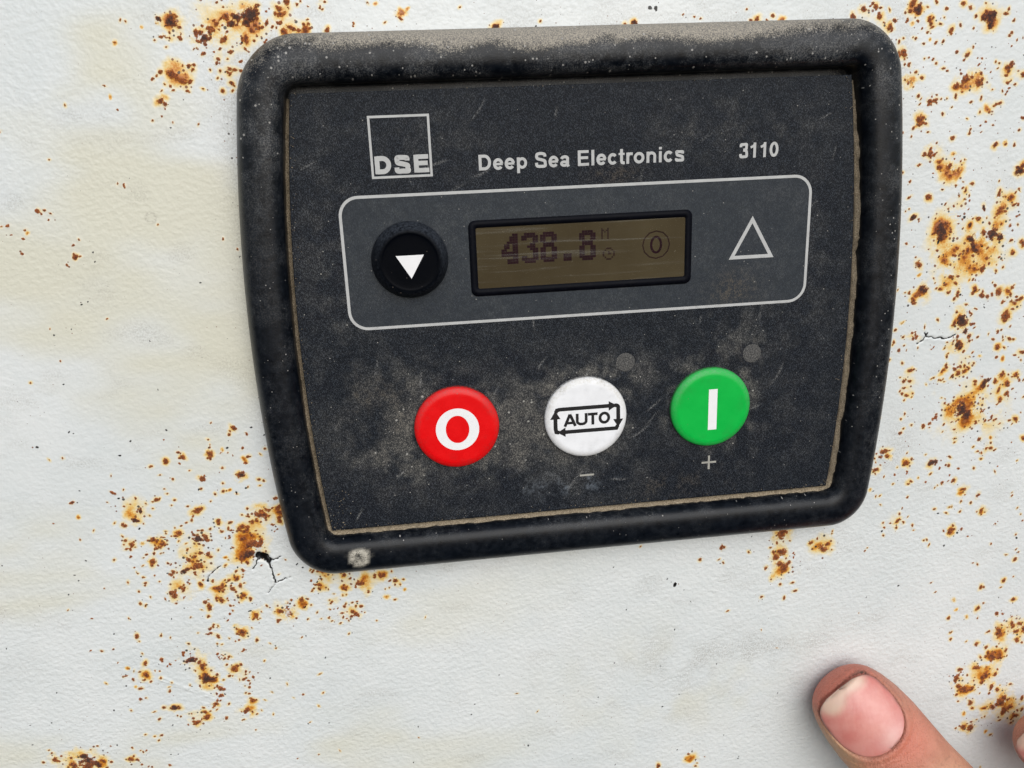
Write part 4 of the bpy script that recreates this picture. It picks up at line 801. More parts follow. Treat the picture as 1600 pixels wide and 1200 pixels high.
# upright grotesque letters, cap height 1: (advance, [(points, closed, stroke factor)])
def glyph(c, w):
    q = w / 2
    S1 = 1.0
    if c == 'D': return 1.0, [([(0.10 + q, 0), (0.10 + q, 1)], 0, S1), ([(0.10 + q, 1 - q)] + arc(0.48, 0.5, 0.44 - q, 0.5 - q, 90, -90) + [(0.10 + q, q)], 0, S1)]
    if c == 'e': return 0.777, [(arc(0.39, 0.36, 0.34 - q, 0.375 - q, 4, 322, 30), 0, S1), ([(0.39 - 0.33 + q, 0.36), (0.39 + 0.34 - q * 0.4, 0.36)], 0, 0.75)]
    if c == 'p': return 0.853, [([(0.09 + q, -0.28), (0.09 + q, 0.725)], 0, S1), (arc(0.44, 0.36, 0.34 - q, 0.375 - q, 0, 360, 30)[:-1], 1, 0.92)]
    if c == 'S': return 0.93, [(spl([(0.84 - q, 0.70), (0.76 - q * 0.5, 0.85), (0.47, 1.01 - q), (0.20 + q * 0.3, 0.87), (0.09 + q, 0.71), (0.26, 0.585), (0.50, 0.515), (0.72, 0.43), (0.85 - q, 0.28), (0.74, 0.12), (0.47, q - 0.01), (0.19 + q * 0.2, 0.13), (0.06 + q, 0.33)]), 0, S1)]
    if c == 's': return 0.777, [(spl([(0.68 - q, 0.51), (0.58, 0.63), (0.385, 0.735 - q), (0.18, 0.64), (0.09 + q, 0.52), (0.22, 0.425), (0.40, 0.37), (0.57, 0.31), (0.70 - q, 0.205), (0.59, 0.09), (0.385, q - 0.01), (0.17, 0.095), (0.05 + q, 0.22)]), 0, 0.95)]
    if c == 'a': return 0.777, [([(0.06 + q, 0.50)] + arc(0.37, 0.48, 0.31 - q, 0.255 - q, 150, 20, 12) + [(0.66 - q, 0.46), (0.66 - q, 0.12), (0.72 - q, 0.0)], 0, S1), (arc(0.34, 0.20, 0.29 - q, 0.215 - q, 0, 360, 22)[:-1], 1, 0.9)]
    if c == 'E': return 0.93, [([(0.10 + q, 0), (0.10 + q, 1)], 0, S1)] + [([(0.10 + q, y), (x, y)], 0, 0.92) for y, x in ((1 - q * .92, 0.84), (0.52, 0.80), (q * .92, 0.86))]
    if c == 'l': return 0.388, [([(0.194, 0), (0.194, 1)], 0, S1)]
    if c == 'i': return 0.388, [([(0.194, 0), (0.194, 0.725)], 0, S1), ([(0.194, 0.84), (0.194, 1)], 0, S1)]
    if c == 'c': return 0.777, [(arc(0.39, 0.36, 0.335 - q, 0.375 - q, 38, 322, 30), 0, S1)]
    if c == 't': return 0.465, [([(0.22, 0.97), (0.22, 0.20), (0.26, 0.10), (0.35, 0.075), (0.44, 0.085)], 0, S1), ([(0.02, 0.655), (0.43, 0.655)], 0, 0.72)]
    if c == 'r': return 0.543, [([(0.09 + q, 0), (0.09 + q, 0.725)], 0, S1), ([(0.09 + q, 0.40), (0.24, 0.585), (0.36, 0.645), (0.53, 0.635)], 0, 0.92)]
    if c == 'o': return 0.853, [(arc(0.427, 0.36, 0.37 - q, 0.375 - q, 0, 360, 30)[:-1], 1, S1)]
    if c == 'n': return 0.853, [([(0.09 + q, 0), (0.09 + q, 0.725)], 0, S1), ([(0.09 + q, 0.42)] + arc(0.43, 0.44, 0.33 - q, 0.295 - q, 140, 0, 12) + [(0.76 - q, 0)], 0, 0.95)]
    if c == '3': return 0.777, [(spl([(0.06 + q, 0.73), (0.17, 0.885), (0.37, 1.0 - q), (0.57, 0.90), (0.67 - q, 0.74), (0.55, 0.585), (0.34, 0.535)]), 0, S1), (spl([(0.34, 0.535), (0.56, 0.47), (0.71 - q, 0.29), (0.59, 0.11), (0.38, q - 0.01), (0.17, 0.10), (0.04 + q, 0.28)]), 0, S1)]
    if c == '1': return 0.777, [([(0.44, 0), (0.44, 1.0)], 0, S1), ([(0.46, 0.90), (0.30, 0.76), (0.12, 0.69)], 0, 0.85)]
    if c == '0': return 0.777, [(arc(0.385, 0.5, 0.34 - q, 0.505 - q, 0, 360, 34)[:-1], 1, S1)]
    if c == 'A': return 0.95, [([(0.04, 0), (0.475, 1.0)], 0, S1), ([(0.475, 1.0), (0.91, 0)], 0, S1), ([(0.20, 0.28), (0.75, 0.28)], 0, 0.9)]
    if c == 'U': return 0.98, [([(0.12, 1.0), (0.12, 0.36)] + arc(0.49, 0.36, 0.37, 0.36 - q, 180, 360, 16) + [(0.86, 0.36), (0.86, 1.0)], 0, S1)]
    if c == 'T': return 0.86, [([(0.43, 0), (0.43, 1 - q)], 0, S1), ([(0.03, 1 - q), (0.83, 1 - q)], 0, S1)]
    if c == 'O': return 1.06, [(arc(0.53, 0.5, 0.48 - q, 0.505 - q, 0, 360, 34)[:-1], 1, S1)]
    return 0.388, []


def write(pr, text, x, z, cap, w, width=None, extra=0.0):
    adv = sum(glyph(c, w)[0] + extra for c in text)
    sx = (width / adv) if width else cap
    cx = 0.0
    for c in text:
        a, ss = glyph(c, w)
        for pts, closed, k in ss:
            pr.stroke([(x + (cx + px) * sx, z + pz * cap) for px, pz in pts], w * k * (cap + sx) / 2, bool(closed))
        cx += a + extra


M_INK = mat_plain("pale_grey_print", (0.46, 0.465, 0.46), 0.55, 0.3, 0.12, 0.45, (0.10, 0.095, 0.085))
M_INK_DULL = mat_plain("dusty_grey_print", (0.36, 0.35, 0.315), 0.6, 0.3, 0.15, 0.4, (0.10, 0.09, 0.08))

# lighter printed window field with its outline
win = rounded(45.0, 12.25, 1.75, 11.35, [3.4] * 4, 0.0, 20, 10)
fw = np.array(win)
n_r = 60
WR = np.linspace(0.0, 1, n_r)[:, None, None]
Wp = np.array([1.75, 11.35]) + (np.concatenate([fw, fw[:1]]) - np.array([1.75, 11.35]))[None] * WR
me, used = grid_mesh("window_field", np.stack([Wp[..., 0] * MM, np.full(Wp.shape[:2], -(FACE + 0.02) * MM), Wp[..., 1] * MM], -1))
wd = 0.08 + 0.16 * sstep(-0.2, 0.6, fbm(Wp[..., 0] / 5, Wp[..., 1] / 5, 81, 4))
wb = 0.55 * np.exp(-(((Wp[..., 0] - 32) / 4) ** 2 + ((Wp[..., 1] - 2) / 3.5) ** 2))
set_attr(me, "dust", np.stack([sel(wd), sel(0 * wd), sel(wb), sel(0 * wd)], -1))
field = link("window_field", me, mat_face("smooth_grey_window", True), face)
pr = Print(FACE + 0.03)
pr.stroke([tuple(p) for p in rounded(44.95, 12.2, 1.75, 11.35, [3.4] * 4, 0.0, 20, 12)], 0.54, True)
pr.build("window_outline", M_INK, face)

logo = Print(FACE + 0.03)
lx0, lx1, lz0, lz1 = -36.9, -25.95, 26.65, 37.5
logo.stroke([(lx0 + .2, lz0 + .2), (lx1 - .2, lz0 + .2), (lx1 - .2, lz1 - .2), (lx0 + .2, lz1 - .2)], 0.42, True)
write(logo, "DSE", -36.6, 27.45, 3.1, 0.255, 10.35)
logo.build("logo", M_INK, face, "square outlined logo with heavy letters DSE at its foot")
t = Print(FACE + 0.03)
write(t, "Deep Sea Electronics", -17.75, 27.28, 2.78, 0.195, 39.2)
t.build("maker_name", M_INK, face, "pale lettering reading Deep Sea Electronics")
t = Print(FACE + 0.03)
write(t, "3110", 31.9, 27.35, 2.75, 0.195, 7.95)
t.build("model_number", M_INK, face, "pale numerals reading 3110")
t = Print(FACE + 0.035)
t.stroke([(35.2, 15.75), (31.25, 8.55), (39.25, 8.55)], 0.68, True)
t.build("warning_triangle", M_INK, face, "pale outlined triangle")
t = Print(FACE + 0.03)
t.stroke([(26.35, -34.2), (29.5, -34.2)], 0.42); t.stroke([(27.92, -32.7), (27.92, -35.75)], 0.42)
t.build("plus_sign", M_INK_DULL, face)
t = Print(FACE + 0.03)
t.stroke([(0.3, -34.68), (3.3, -34.68)], 0.40)
t.build("minus_sign", M_INK_DULL, face)
def mat_lamp():
    m = Mat("dusty_lamp_lens")
    gr = m.noise(4.6, 1.5, 0.7)
    m.set(color=m.ramp(gr, [(0.3, (0.025, 0.026, 0.028)), (0.5, (0.075, 0.074, 0.072)), (0.72, (0.18, 0.175, 0.165))]), rough=0.8, spec=0.1)
    m.set(normal=m.bump(gr, 0.1, 0.6))
    return m.m


M_LED = mat_lamp()


def lathe(name, prof_rh, cx, cz, h0, mat, parent, n=96, dust=None, foot_k=1.0):
    pr_ = catmull(prof_rh, 4) if len(prof_rh) > 3 else np.array(prof_rh, float)
    a = np.linspace(0, 2 * math.pi, n + 1)
    r = np.clip(pr_[:, 0], 0.0, None)[:, None]
    Xl = cx + r * np.cos(a); Zl = cz + r * np.sin(a); Hl = h0 + pr_[:, 1][:, None] + 0 * Xl
    me_, us = grid_mesh(name, np.stack([Xl * MM, -Hl * MM, Zl * MM], -1))
    if dust is not None:
        dv = dust(np.repeat(r, n + 1, 1), np.repeat(a[None], len(pr_), 0))
        z0_ = np.zeros(dv.size)
        rr_ = np.repeat(r, n + 1, 1) / r.max()
        foot = 0.9 * sstep(0.985, 1.0, rr_) + 0.25 * sstep(0.0, 0.6, fbm(Xl / 1.6, Zl / 1.6, 97, 3)) * sstep(0.45, 0.9, rr_)
        set_attr(me_, "dust", np.stack([np.clip(dv, 0, 1).ravel()[us], np.clip(foot_k * foot, 0, 1).ravel()[us], z0_[us], z0_[us]], -1))
    return link(name, me_, mat, parent)


for lx, lz in ((9.95, -11.1), (36.3, -11.15)):
    lathe("indicator_lamp", [(1.95, -0.05), (1.9, 0.03), (1.6, 0.07), (0.9, 0.09), (0.0, 0.1)], lx, lz, FACE, M_LED, module, 40)

# ---- display
M_BLACK = mat_plain("black_print", (0.0025, 0.003, 0.006), 0.55, 0.08, 0.3, 0.10, (0.10, 0.10, 0.10))
outer_r = rounded(21.55, 7.15, 1.5, 11.18, [1.3] * 4, 0, 14, 8)
inner_r = rounded(20.2, 5.72, 1.52, 11.22, [0.35] * 4, 0, 14, 8)
fr = np.array([np.c_[outer_r, np.full(len(outer_r), FACE - 0.05)], np.c_[outer_r, np.full(len(outer_r), FACE + 0.10)],
               np.c_[inner_r, np.full(len(inner_r), FACE + 0.12)], np.c_[inner_r, np.full(len(inner_r), FACE - 0.02)]])
fr = np.concatenate([fr, fr[:, :1]], 1)
me, used = grid_mesh("display_frame", np.stack([fr[..., 0] * MM, -fr[..., 2] * MM, fr[..., 1] * MM], -1))
display = link("display", py_mesh("display", [(x, z, FACE + 0.035) for x, z in ((-19.2, 5.0), (22.2, 5.0), (22.2, 17.5), (-19.2, 17.5))], [(0, 1, 2, 3)]), mat_screen(), module, False)
tag(display, "unlit brown display reading 438.8 hours")
dframe = link("display_frame", me, M_BLACK, display, False)
pane_v = [(x, z, h) for h in (FACE + 0.060, FACE + 0.085) for x, z in ((-18.8, 5.42), (21.85, 5.42), (21.85, 17.08), (-18.8, 17.08))]
link("display_window", py_mesh("display_window", pane_v[4:], [(0, 1, 2, 3)]), mat_pane(), display, False)

M_LCD = mat_plain("dark_display_segments", (0.021, 0.008, 0.011), 0.6, 0.0, 0.3)
M_LCD_FAINT = mat_plain("faint_display_segments", (0.027, 0.014, 0.012), 0.6, 0.0, 0.3)
BITS = {
    '4': ["....##", "...###", "...###", "..####", ".##.##", ".##.##", "##..##", "######", "######", "....##", "..####", "..####"],
    '3': [".####.", "######", "##..##", "....##", "...##.", "..###.", "...###", "....##", "....##", "##..##", "######", ".####."],
    '8': [".####.", "######", "##..##", "##..##", ".####.", ".####.", "##..##", "##..##", "##..##", "##..##", "######", ".####."],
    '.': ["...", "...", "...", "...", "...", "...", "...", "...", "...", "###", "###", "###"],
}


def pixels(name, rows, x, z, px, pz, mat, label=None, gap=0.02):
    """z is the top of the glyph; each lit cell is a small square"""
    v, fcs = [], []
    for r, row in enumerate(rows):
        for c, ch in enumerate(row):
            if ch != '#': continue
            b = len(v)
            x0_, z0_ = x + c * px, z - (r + 1) * pz
            v += [(x0_, z0_, FACE + 0.048), (x0_ + px - gap, z0_, FACE + 0.048), (x0_ + px - gap, z0_ + pz - gap, FACE + 0.048), (x0_, z0_ + pz - gap, FACE + 0.048)]
            fcs.append((b, b + 1, b + 2, b + 3))
    o = link(name, py_mesh(name, v, fcs), mat, display, False)
    return o


for ch, x in (('4', -14.0), ('3', -10.15), ('8', -6.55)):
    pixels("digit", BITS[ch], x, 15.55, 0.535, 0.475, M_LCD)
pixels("decimal_point", BITS['.'], -2.15, 15.55, 0.535, 0.475, M_LCD)
pixels("digit", BITS['8'], 0.95, 15.45, 0.535, 0.475, M_LCD)
pixels("hour_letter", ["#...#", "##.##", "#.#.#", "#...#", "#...#", "#...#", "#...#"], 5.25, 15.7, 0.29, 0.31, M_LCD_FAINT)
pixels("clock_icon", ["..###..", ".#...#.", "#..#..#", "#..##.#", "#.....#", ".#...#.", "..###.."], 5.5, 11.95, 0.34, 0.34, M_LCD_FAINT)


def pix_ellipse(n, m, th):
    rows = []
    for r in range(m):
        s = ""
        for c in range(n):
            d = math.hypot((c - (n - 1) / 2) / (n / 2 - .5), (r - (m - 1) / 2) / (m / 2 - .5))
            s += '#' if 1 - th < d < 1.06 else '.'
        rows.append(s)
    return rows


s = Print(FACE + 0.048)
s.stroke(arc(16.0, 11.95, 2.65, 2.62, 0, 360, 12)[:-1], 0.24, True)
s.build("stop_ring", M_LCD_FAINT, display)
s = Print(FACE + 0.048)
s.stroke(arc(16.0, 11.95, 0.98, 1.5, 0, 360, 20)[:-1], 0.46, True)
s.build("stop_zero", M_LCD, display)

# ---- buttons
cap = [(8.45, -0.15), (8.45, 0.35), (8.38, 0.70), (8.15, 1.02), (7.75, 1.27), (7.3, 1.41), (6.9, 1.45), (6.0, 1.45), (3.0, 1.45), (0.0, 1.45)]
rimdust = lambda k: (lambda r, a: k * sstep(6.9, 7.9, r) * (0.35 + 0.65 * sstep(-0.4, 0.8, np.sin(a - 0.0))))
M_WHITE = mat_plain("white_print", (0.80, 0.80, 0.81), 0.5, 0.3, 0.04, 0.05)
M_BLACK_INK = mat_plain("black_ink", (0.010, 0.010, 0.011), 0.5, 0.3, 0.2)
red = lathe("stop_button", cap, -24.4, -21.8, FACE, mat_button("red_cap", (0.74, 0.001, 0.003), (0.42, 0.06, 0.055)), module, dust=rimdust(0.7))
tag(red, "red round button marked O")
white = lathe("auto_button", cap, 1.6, -21.8, FACE, mat_button("white_cap", (0.80, 0.81, 0.83), (0.55, 0.53, 0.47)), module, dust=rimdust(0.85))
tag(white, "white round button marked AUTO inside circling arrows")
green = lathe("start_button", cap, 27.65, -21.8, FACE, mat_button("green_cap", (0.0012, 0.43, 0.055), (0.09, 0.36, 0.13)), module, dust=rimdust(0.9))
tag(green, "green round button marked with a white bar")
bcap = [(7.15, -0.1), (7.1, 0.5), (6.9, 1.1), (6.55, 1.9), (6.15, 2.55), (5.7, 2.9), (5.25, 2.98), (4.9, 2.90), (4.0, 2.86), (2.0, 2.86), (0.0, 2.86)]
blackb = lathe("scroll_button", bcap, -31.2, 11.75, FACE, mat_button("black_cap", (0.0012, 0.0018, 0.0034), (0.060, 0.069, 0.085), 0.035), module, dust=rimdust(0.0) if False else (lambda r, a: 0.75 * sstep(5.2, 6.4, r) * (0.35 + 0.65 * sstep(-0.3, 0.8, np.sin(a + 0.3)))), foot_k=0.0)  # dust tone on the upper rim doubles as its painted highlight
tag(blackb, "raised black round button marked with a white arrowhead")
TOP = FACE + 1.45 + 0.02
s = Print(TOP)
s.ring(arc(-24.35, -21.95, 4.28, 4.35, 0, 360, 72)[:-1], arc(-24.35, -21.95, 2.32, 2.85, 0, 360, 72)[:-1])
s.build("symbol", M_WHITE, red)
s = Print(TOP)
s.stroke([(27.85, -17.7), (27.85, -26.4)], 1.82)
s.build("symbol", M_WHITE, green)
s = Print(TOP)
bx0, bx1, bz0, bz1, lw = -4.75, 8.1, -24.35, -19.5, 0.80
s.stroke([(bx0 + .9, bz1), (bx1 - 1.6, bz1)], lw)
s.stroke([(bx1 - 0.75, bz1)] + arc(bx1 - .45, bz1 - .45, .45, .45, 90, 0, 5) + [(bx1, bz0 + 1.5)], lw)
s.stroke([(bx1 - .1, bz0 + .6), (bx1 - .4, bz0), (bx0 + 1.7, bz0)], lw)
s.stroke([(bx0 + .75, bz0), (bx0 + .15, bz0 + .12), (bx0, bz0 + .8), (bx0, bz1 - 1.5)], lw)
s.stroke([(bx0 + .1, bz1 - .6), (bx0 + .35, bz1 - .1), (bx0 + .95, bz1)], lw)
s.poly([(bx1 - 1.95, bz1 + 1.0), (bx1 - 1.95, bz1 - 1.0), (bx1 - 0.3, bz1)])
s.poly([(bx1 - 1.05, bz0 + 1.95), (bx1, bz0 + 0.2), (bx1 + 1.05, bz0 + 1.95)])
s.poly([(bx0 + 2.0, bz0 - 1.0), (bx0 + 2.0, bz0 + 1.0), (bx0 + 0.35, bz0)])
s.poly([(bx0 + 1.05, bz1 - 2.0), (bx0, bz1 - 0.2), (bx0 - 1.05, bz1 - 2.0)])
write(s, "AUTO", -2.95, -23.2, 2.55, 0.235, 9.5)
s.build("symbol", M_BLACK_INK, white)
s = Print(FACE + 2.86 + 0.02)
s.poly([(-33.75, 12.95), (-31.15, 8.65), (-28.6, 12.95)])
s.build("symbol", M_WHITE, blackb)

# ---- sand packed in the groove between face and bezel
base_ring = ring_at(0.935)
n = len(base_ring)
closed = np.concatenate([base_ring, base_ring[:1]])
cen = np.array([2.0, -0.05])
amt = []
for x, z in closed:
    bottom = 1.0 if z < -40.5 else 0.0
    rightside = 0.93 if (x > 50 and z > -40.5) else 0.0
    leftside = 0.40 + 0.35 * float(sstep(0, -40, np.array(z))) if x < -46 and -40.5 < z < 39 else 0.0
    amt.append(0.0 if z > 40.6 else max(bottom, rightside * (0.8 if z > 30 else 1), leftside, 0.0))
amt = np.convolve(np.r_[amt[-7:], amt, amt[:7]], np.ones(15) / 15, 'valid')
amt = amt * np.clip(1.0 + 0.55 * fbm(closed[:, 0] / 4.0, closed[:, 1] / 4.0, 95, 3) * (closed[:, 1] > -40), 0.4, 1.25)
cs = np.linspace(0, 1, 9)
rows = []
o_in = np.concatenate([ring_at(0.992)] + [ring_at(0.992)[:1]]); o_out = np.concatenate([ring_at(0.872)] + [ring_at(0.872)[:1]])
for c in cs:
    p = o_in + (o_out - o_in) * c
    nz = fbm(p[:, 0] / 0.8, p[:, 1] / 0.8, 91, 3); nl = fbm(p[:, 0] / 5, p[:, 1] / 5, 93, 2)
    hh = 1.2 + (2.3 + 0.95 * c ** 1.5 - 0.9 * max(0.0, 0.35 - c) / 0.35 + 0.5 * nz + 0.4 * nl) * np.clip(amt, 0, 1)
    rows.append(np.c_[p, hh])
rows = np.array(rows)
me, used = grid_mesh("sand", np.stack([rows[..., 0] * MM, -rows[..., 2] * MM, rows[..., 1] * MM], -1), np.repeat((amt[:-1] > 0.06)[None], len(cs) - 1, 0))
sand = link("sand", me, mat_sand(), module)
tag(sand, "pale sand packed in the groove round the face plate", None, "stuff")
# crumbs: loose grains on the sill of the groove and on top of the bezel
gv_, gf_ = [], []


def grain(x, z, h, r):
    b = len(gv_)
    pts = [(1, 0, 0), (-1, 0, 0), (0, 1, 0), (0, -1, 0), (0, 0, 1), (0, 0, -1)]
    k = [r * rng.uniform(0.6, 1.2) for _ in pts]
    for (a_, b_, c_), s_ in zip(pts, k): gv_.append((x + a_ * s_, z + b_ * s_, h + c_ * s_))
    for t_ in ((0, 2, 4), (2, 1, 4), (1, 3, 4), (3, 0, 4), (2, 0, 5), (1, 2, 5), (3, 1, 5), (0, 3, 5)):
        gf_.append(tuple(b + q for q in t_))


for k in range(420):
    i = rng.integers(0, n)
    if amt[i] < 0.25 and rng.uniform() < 0.9: continue
    p = o_in[i] + (cen - o_in[i]) / np.linalg.norm(cen - o_in[i]) * abs(rng.normal(0, 0.7))
    grain(p[0], p[1], FACE + 0.05, rng.uniform(0.05, 0.13))
for k in range(60):
    p = np.array([rng.uniform(-49.5, -43), rng.uniform(-41, -33)])
    if p[0] + 49.5 > (p[1] + 41) * 0.25 + abs(rng.normal(0, 1.2)): continue
    grain(p[0], p[1], FACE + 0.05, rng.uniform(0.06, 0.16))
crumbs = link("loose_grains", py_mesh("loose_grains", gv_, gf_), sand.data.materials[0], sand, False)
tag(crumbs, None, None, "stuff")

# ---------------------------------------------------------------- hand resting on the panel at the lower right
person = bpy.data.objects.new("person", None)
person.empty_display_size = 0.02
COL.objects.link(person)
tag(person, "bare hand at the lower right, thumb with pink nail pressed on the panel", "person")


def v3(x, z, h): return np.array([x, -h, z], float)


AL = math.radians(22)
a2 = np.array((0.63,-0.776)); a2 = a2 / np.linalg.norm(a2)
AX = np.array([a2[0] * math.cos(AL), -math.sin(AL), a2[1] * math.cos(AL)])
PX = np.array([-a2[1], 0.0, a2[0]])
NX = np.cross(PX, AX)
if NX[1] > 0: NX = -NX
RL = math.radians(0)
PX, NX = PX * math.cos(RL) + NX * math.sin(RL), NX * math.cos(RL) - PX * math.sin(RL)
T0 = v3(*(58.9, -91.0, 4.2))
KS = np.array([0, 0.35, 1.0, 2.2, 4.0, 7.0, 11.0, 16, 22, 28, 34, 42, 52, 64, 78])
KW = np.array([0, 3.0, 4.9, 6.8, 8.3, 9.5, 10.3, 10.7, 10.6, 10.5, 10.9, 11.2, 12.5, 15, 17])
KT = np.array([0, 2.4, 3.8, 5.0, 6.0, 6.9, 7.5, 7.8, 7.9, 8.1, 8.6, 9.0, 10.5, 13, 14])


def tube(path, wid, thk, up, nseg=40, expo=2.2):
    """closed lofted tube through path points; up gives the dorsal direction"""
    path = np.array(path); m_ = len(path)
    verts, faces = [], []
    for i in range(m_):
        t = path[min(i + 1, m_ - 1)] - path[max(i - 1, 0)]; t = t / np.linalg.norm(t)
        u_ = up - t * np.dot(up, t); u_ = u_ / np.linalg.norm(u_)
        s_ = np.cross(u_, t)
        for k in range(nseg):
            a = 2 * math.pi * k / nseg
            c_, d_ = math.cos(a), math.sin(a)
            f_ = (abs(c_) ** expo + abs(d_) ** expo) ** (-1 / expo)
            verts.append(path[i] + s_ * (wid[i] * c_ * f_) + u_ * (thk[i] * d_ * f_))
    for i in range(m_ - 1):
        for k in range(nseg):
            k2 = (k + 1) % nseg
            faces.append((i * nseg + k, i * nseg + k2, (i + 1) * nseg + k2, (i + 1) * nseg + k))
    verts.append(path[0]); verts.append(path[-1])
    nv = len(verts)
    for k in range(nseg):
        k2 = (k + 1) % nseg
        faces.append((k2, k, nv - 2)); faces.append(((m_ - 1) * nseg + k, (m_ - 1) * nseg + k2, nv - 1))
    return verts, faces


def finger(pts, r0, up, flat=0.88, tip=True):
    P_ = catmull(pts, 8)
    d = np.r_[0, np.cumsum(np.linalg.norm(np.diff(P_, axis=0), axis=1))]
    w_ = r0 * (0.90 + 0.10 * np.clip(d / 30, 0, 1.6))
    if tip: w_ = w_ * np.sqrt(np.clip(1 - np.clip(1 - d / (0.95 * r0), 0, 1) ** 2, 0.02, 1))
    w_ = w_ * np.sqrt(np.clip(1 - np.clip(1 - (d[-1] - d) / (0.9 * r0), 0, 1) ** 2, 0.05, 1))
    return tube(P_, w_, w_ * flat, up)


allv, allf = [], []


def addpart(vf):
    b = len(allv)
    allv.extend(vf[0]); allf.extend([tuple(b + i for i in f_) for f_ in vf[1]])


ss = np.unique(np.concatenate([np.linspace(0.02, 6, 16), np.linspace(6, 78, 44)]))
tw = np.interp(ss, KS, KW); tt = np.interp(ss, KS, KT)
tw[0] = tt[0] = 0.25
bend = np.array([NX * (-0.0032 * max(0, q - 30) ** 2) for q in ss]) * 0
thumb_path = T0 + ss[:, None] * AX + bend
thumb_end = thumb_path[-1]
tw[-3:] *= (0.9, 0.7, 0.35); tt[-3:] *= (0.9, 0.7, 0.35)
addpart(tube(thumb_path, tw, tt, NX, 64, 2.25))
UPY = np.array([0, -1.0, 0.15])
F2 = [v3(*p) for p in [(107.6,-107.6,7.5),(114.6,-113.6,13),(124,-120,24),(138,-126,38),(156,-135,44),(170,-152,40),(176,-164,38)]]
addpart(finger(F2, 8.3, np.array([-0.58, -0.62, 0.55])))
addpart(finger([v3(130, -104, 8), v3(140, -106, 20), v3(152, -112, 36), v3(166, -126, 42), v3(178, -146, 40), v3(182, -162, 38)], 8.6, UPY))
addpart(finger([v3(143, -116, 8), v3(153, -118, 20), v3(166, -125, 35), v3(180, -140, 41), v3(188, -158, 39), v3(190, -170, 37)], 8.1, UPY))
addpart(finger([v3(156, -132, 8), v3(166, -133, 18), v3(178, -141, 30), v3(190, -154, 36), v3(196, -168, 36), v3(196, -180, 35)], 7.0, UPY))
# palm and wrist
addpart(tube([v3(148, -120, 40), v3(152, -132, 40), v3(158, -146, 39), v3(165, -164, 38), v3(174, -184, 38), v3(184, -204, 38), v3(196, -226, 40), v3(207, -248, 43), v3(208, -250, 43)],
             [6, 24, 36, 40, 38, 32, 28, 27, 3], [5, 11, 14, 16, 17, 17, 18, 18.5, 2], np.array([0.1, -1.0, 0.1]), 48, 2.4))
# ball of the thumb
addpart(finger([v3(96, -136, 31), v3(112, -150, 33), v3(132, -168, 34), v3(156, -186, 36), v3(176, -200, 37)], 16.5, UPY, 0.85))
hm = bpy.data.meshes.new("hand_base")
hm.from_pydata([tuple(p * MM) for p in allv], [], allf)
hm.update()
tmp = bpy.data.objects.new("hand_base", hm)
COL.objects.link(tmp)
rm = tmp.modifiers.new("r", 'REMESH'); rm.mode = 'VOXEL'; rm.voxel_size = 0.45 * MM; rm.use_smooth_shade = True
sm = tmp.modifiers.new("s", 'SMOOTH'); sm.factor = 0.5; sm.iterations = 12
dg = bpy.context.evaluated_depsgraph_get()
hand_me = bpy.data.meshes.new_from_object(tmp.evaluated_get(dg))
bpy.data.objects.remove(tmp)
hand_me.name = "hand"
nv = len(hand_me.vertices)
co = np.empty(nv * 3, np.float32); hand_me.vertices.foreach_get("co", co); co = co.reshape(-1, 3).astype(float) / MM
L = co - T0
S_, U_, N_ = L @ AX, L @ PX, L @ NX
# nail outline on the thumb: half width as a function of s
NS0, NS1, NWID = (1.6, 17.2, 7.9)


def nail_sd(s, u):
    """signed distance-like value: <0 inside the nail"""
    c = (NS0 + NS1) / 2; hs = (NS1 - NS0) / 2
    ds_ = (s - c) / hs
    k = np.where(ds_ > 0, 2.4, 3.2)
    rr = (np.abs(ds_) ** k + np.abs(u / NWID) ** k + 1e-9) ** (1 / k)
    return (rr - 1) * min(hs, NWID)


on = (N_ > 0) & (S_ < 40) & (S_ > -1) & (np.abs(U_) < 13)
sd = nail_sd(S_, U_)
fold = np.exp(-((sd - 0.9) / 0.75) ** 2) * sstep(NS0 - 0.2, NS0 + 3.0, S_)
disp = np.where(on, -0.75 * sstep(0.25, -0.35, sd) + 0.60 * fold, 0.0)
# skin lines that run round the nail
sw = sd + 0.5 * fbm(S_ / 3.0, U_ / 3.0, 101, 3)
disp += np.where(on & (sd > 0.9), 0.10 * np.sin(sw * 5.2) * np.exp(-((sd - 3.0) / 2.2) ** 2), 0.0)
disp += np.where(on, -0.30 * np.exp(-(sd / 0.28) ** 2), 0.0)
# knuckle wrinkles
for q in (27.5, 29.2, 31.0, 33.2):
    disp += np.where(N_ > 0, -0.22 * np.exp(-((S_ - q - 0.5 * np.sin(U_ * 0.5 + q)) / 0.35) ** 2) * (np.abs(U_) < 9), 0)
co2 = co + NX[None] * disp[:, None]
flush = np.zeros((nv, 4)); flush[:, 3] = 1
flush[:, 0] = 0.95 * np.exp(-((S_ - 1.0) / 6.0) ** 2) * (np.abs(U_) < 14) + 0.8 * np.exp(-((S_ - 19) / 7) ** 2 - ((U_ - 3) / 8) ** 2) * on
flush[:, 0] = np.maximum(flush[:, 0], 0.25)
flush[:, 1] = 0.8 * np.exp(-((S_ - 12) / 9) ** 2) * sstep(-5.5, -9.0, U_) + 0.7 * np.exp(-((S_ - 34) / 7) ** 2 - ((U_ - 4) / 7) ** 2) * (N_ > 0)
crease = np.exp(-((sd - 0.15) / 0.34) ** 2) * on
flush[:, 2] = np.clip(crease * (0.45 + 0.75 * sstep(-2, 6, U_) * sstep(10, 4, S_) + 0.7 * sstep(6, 2, S_) * sstep(-3, -7, U_)) * (0.7 + 1.1 * fbm(S_ / 1.5, U_ / 1.5, 103, 2)), 0, 1)
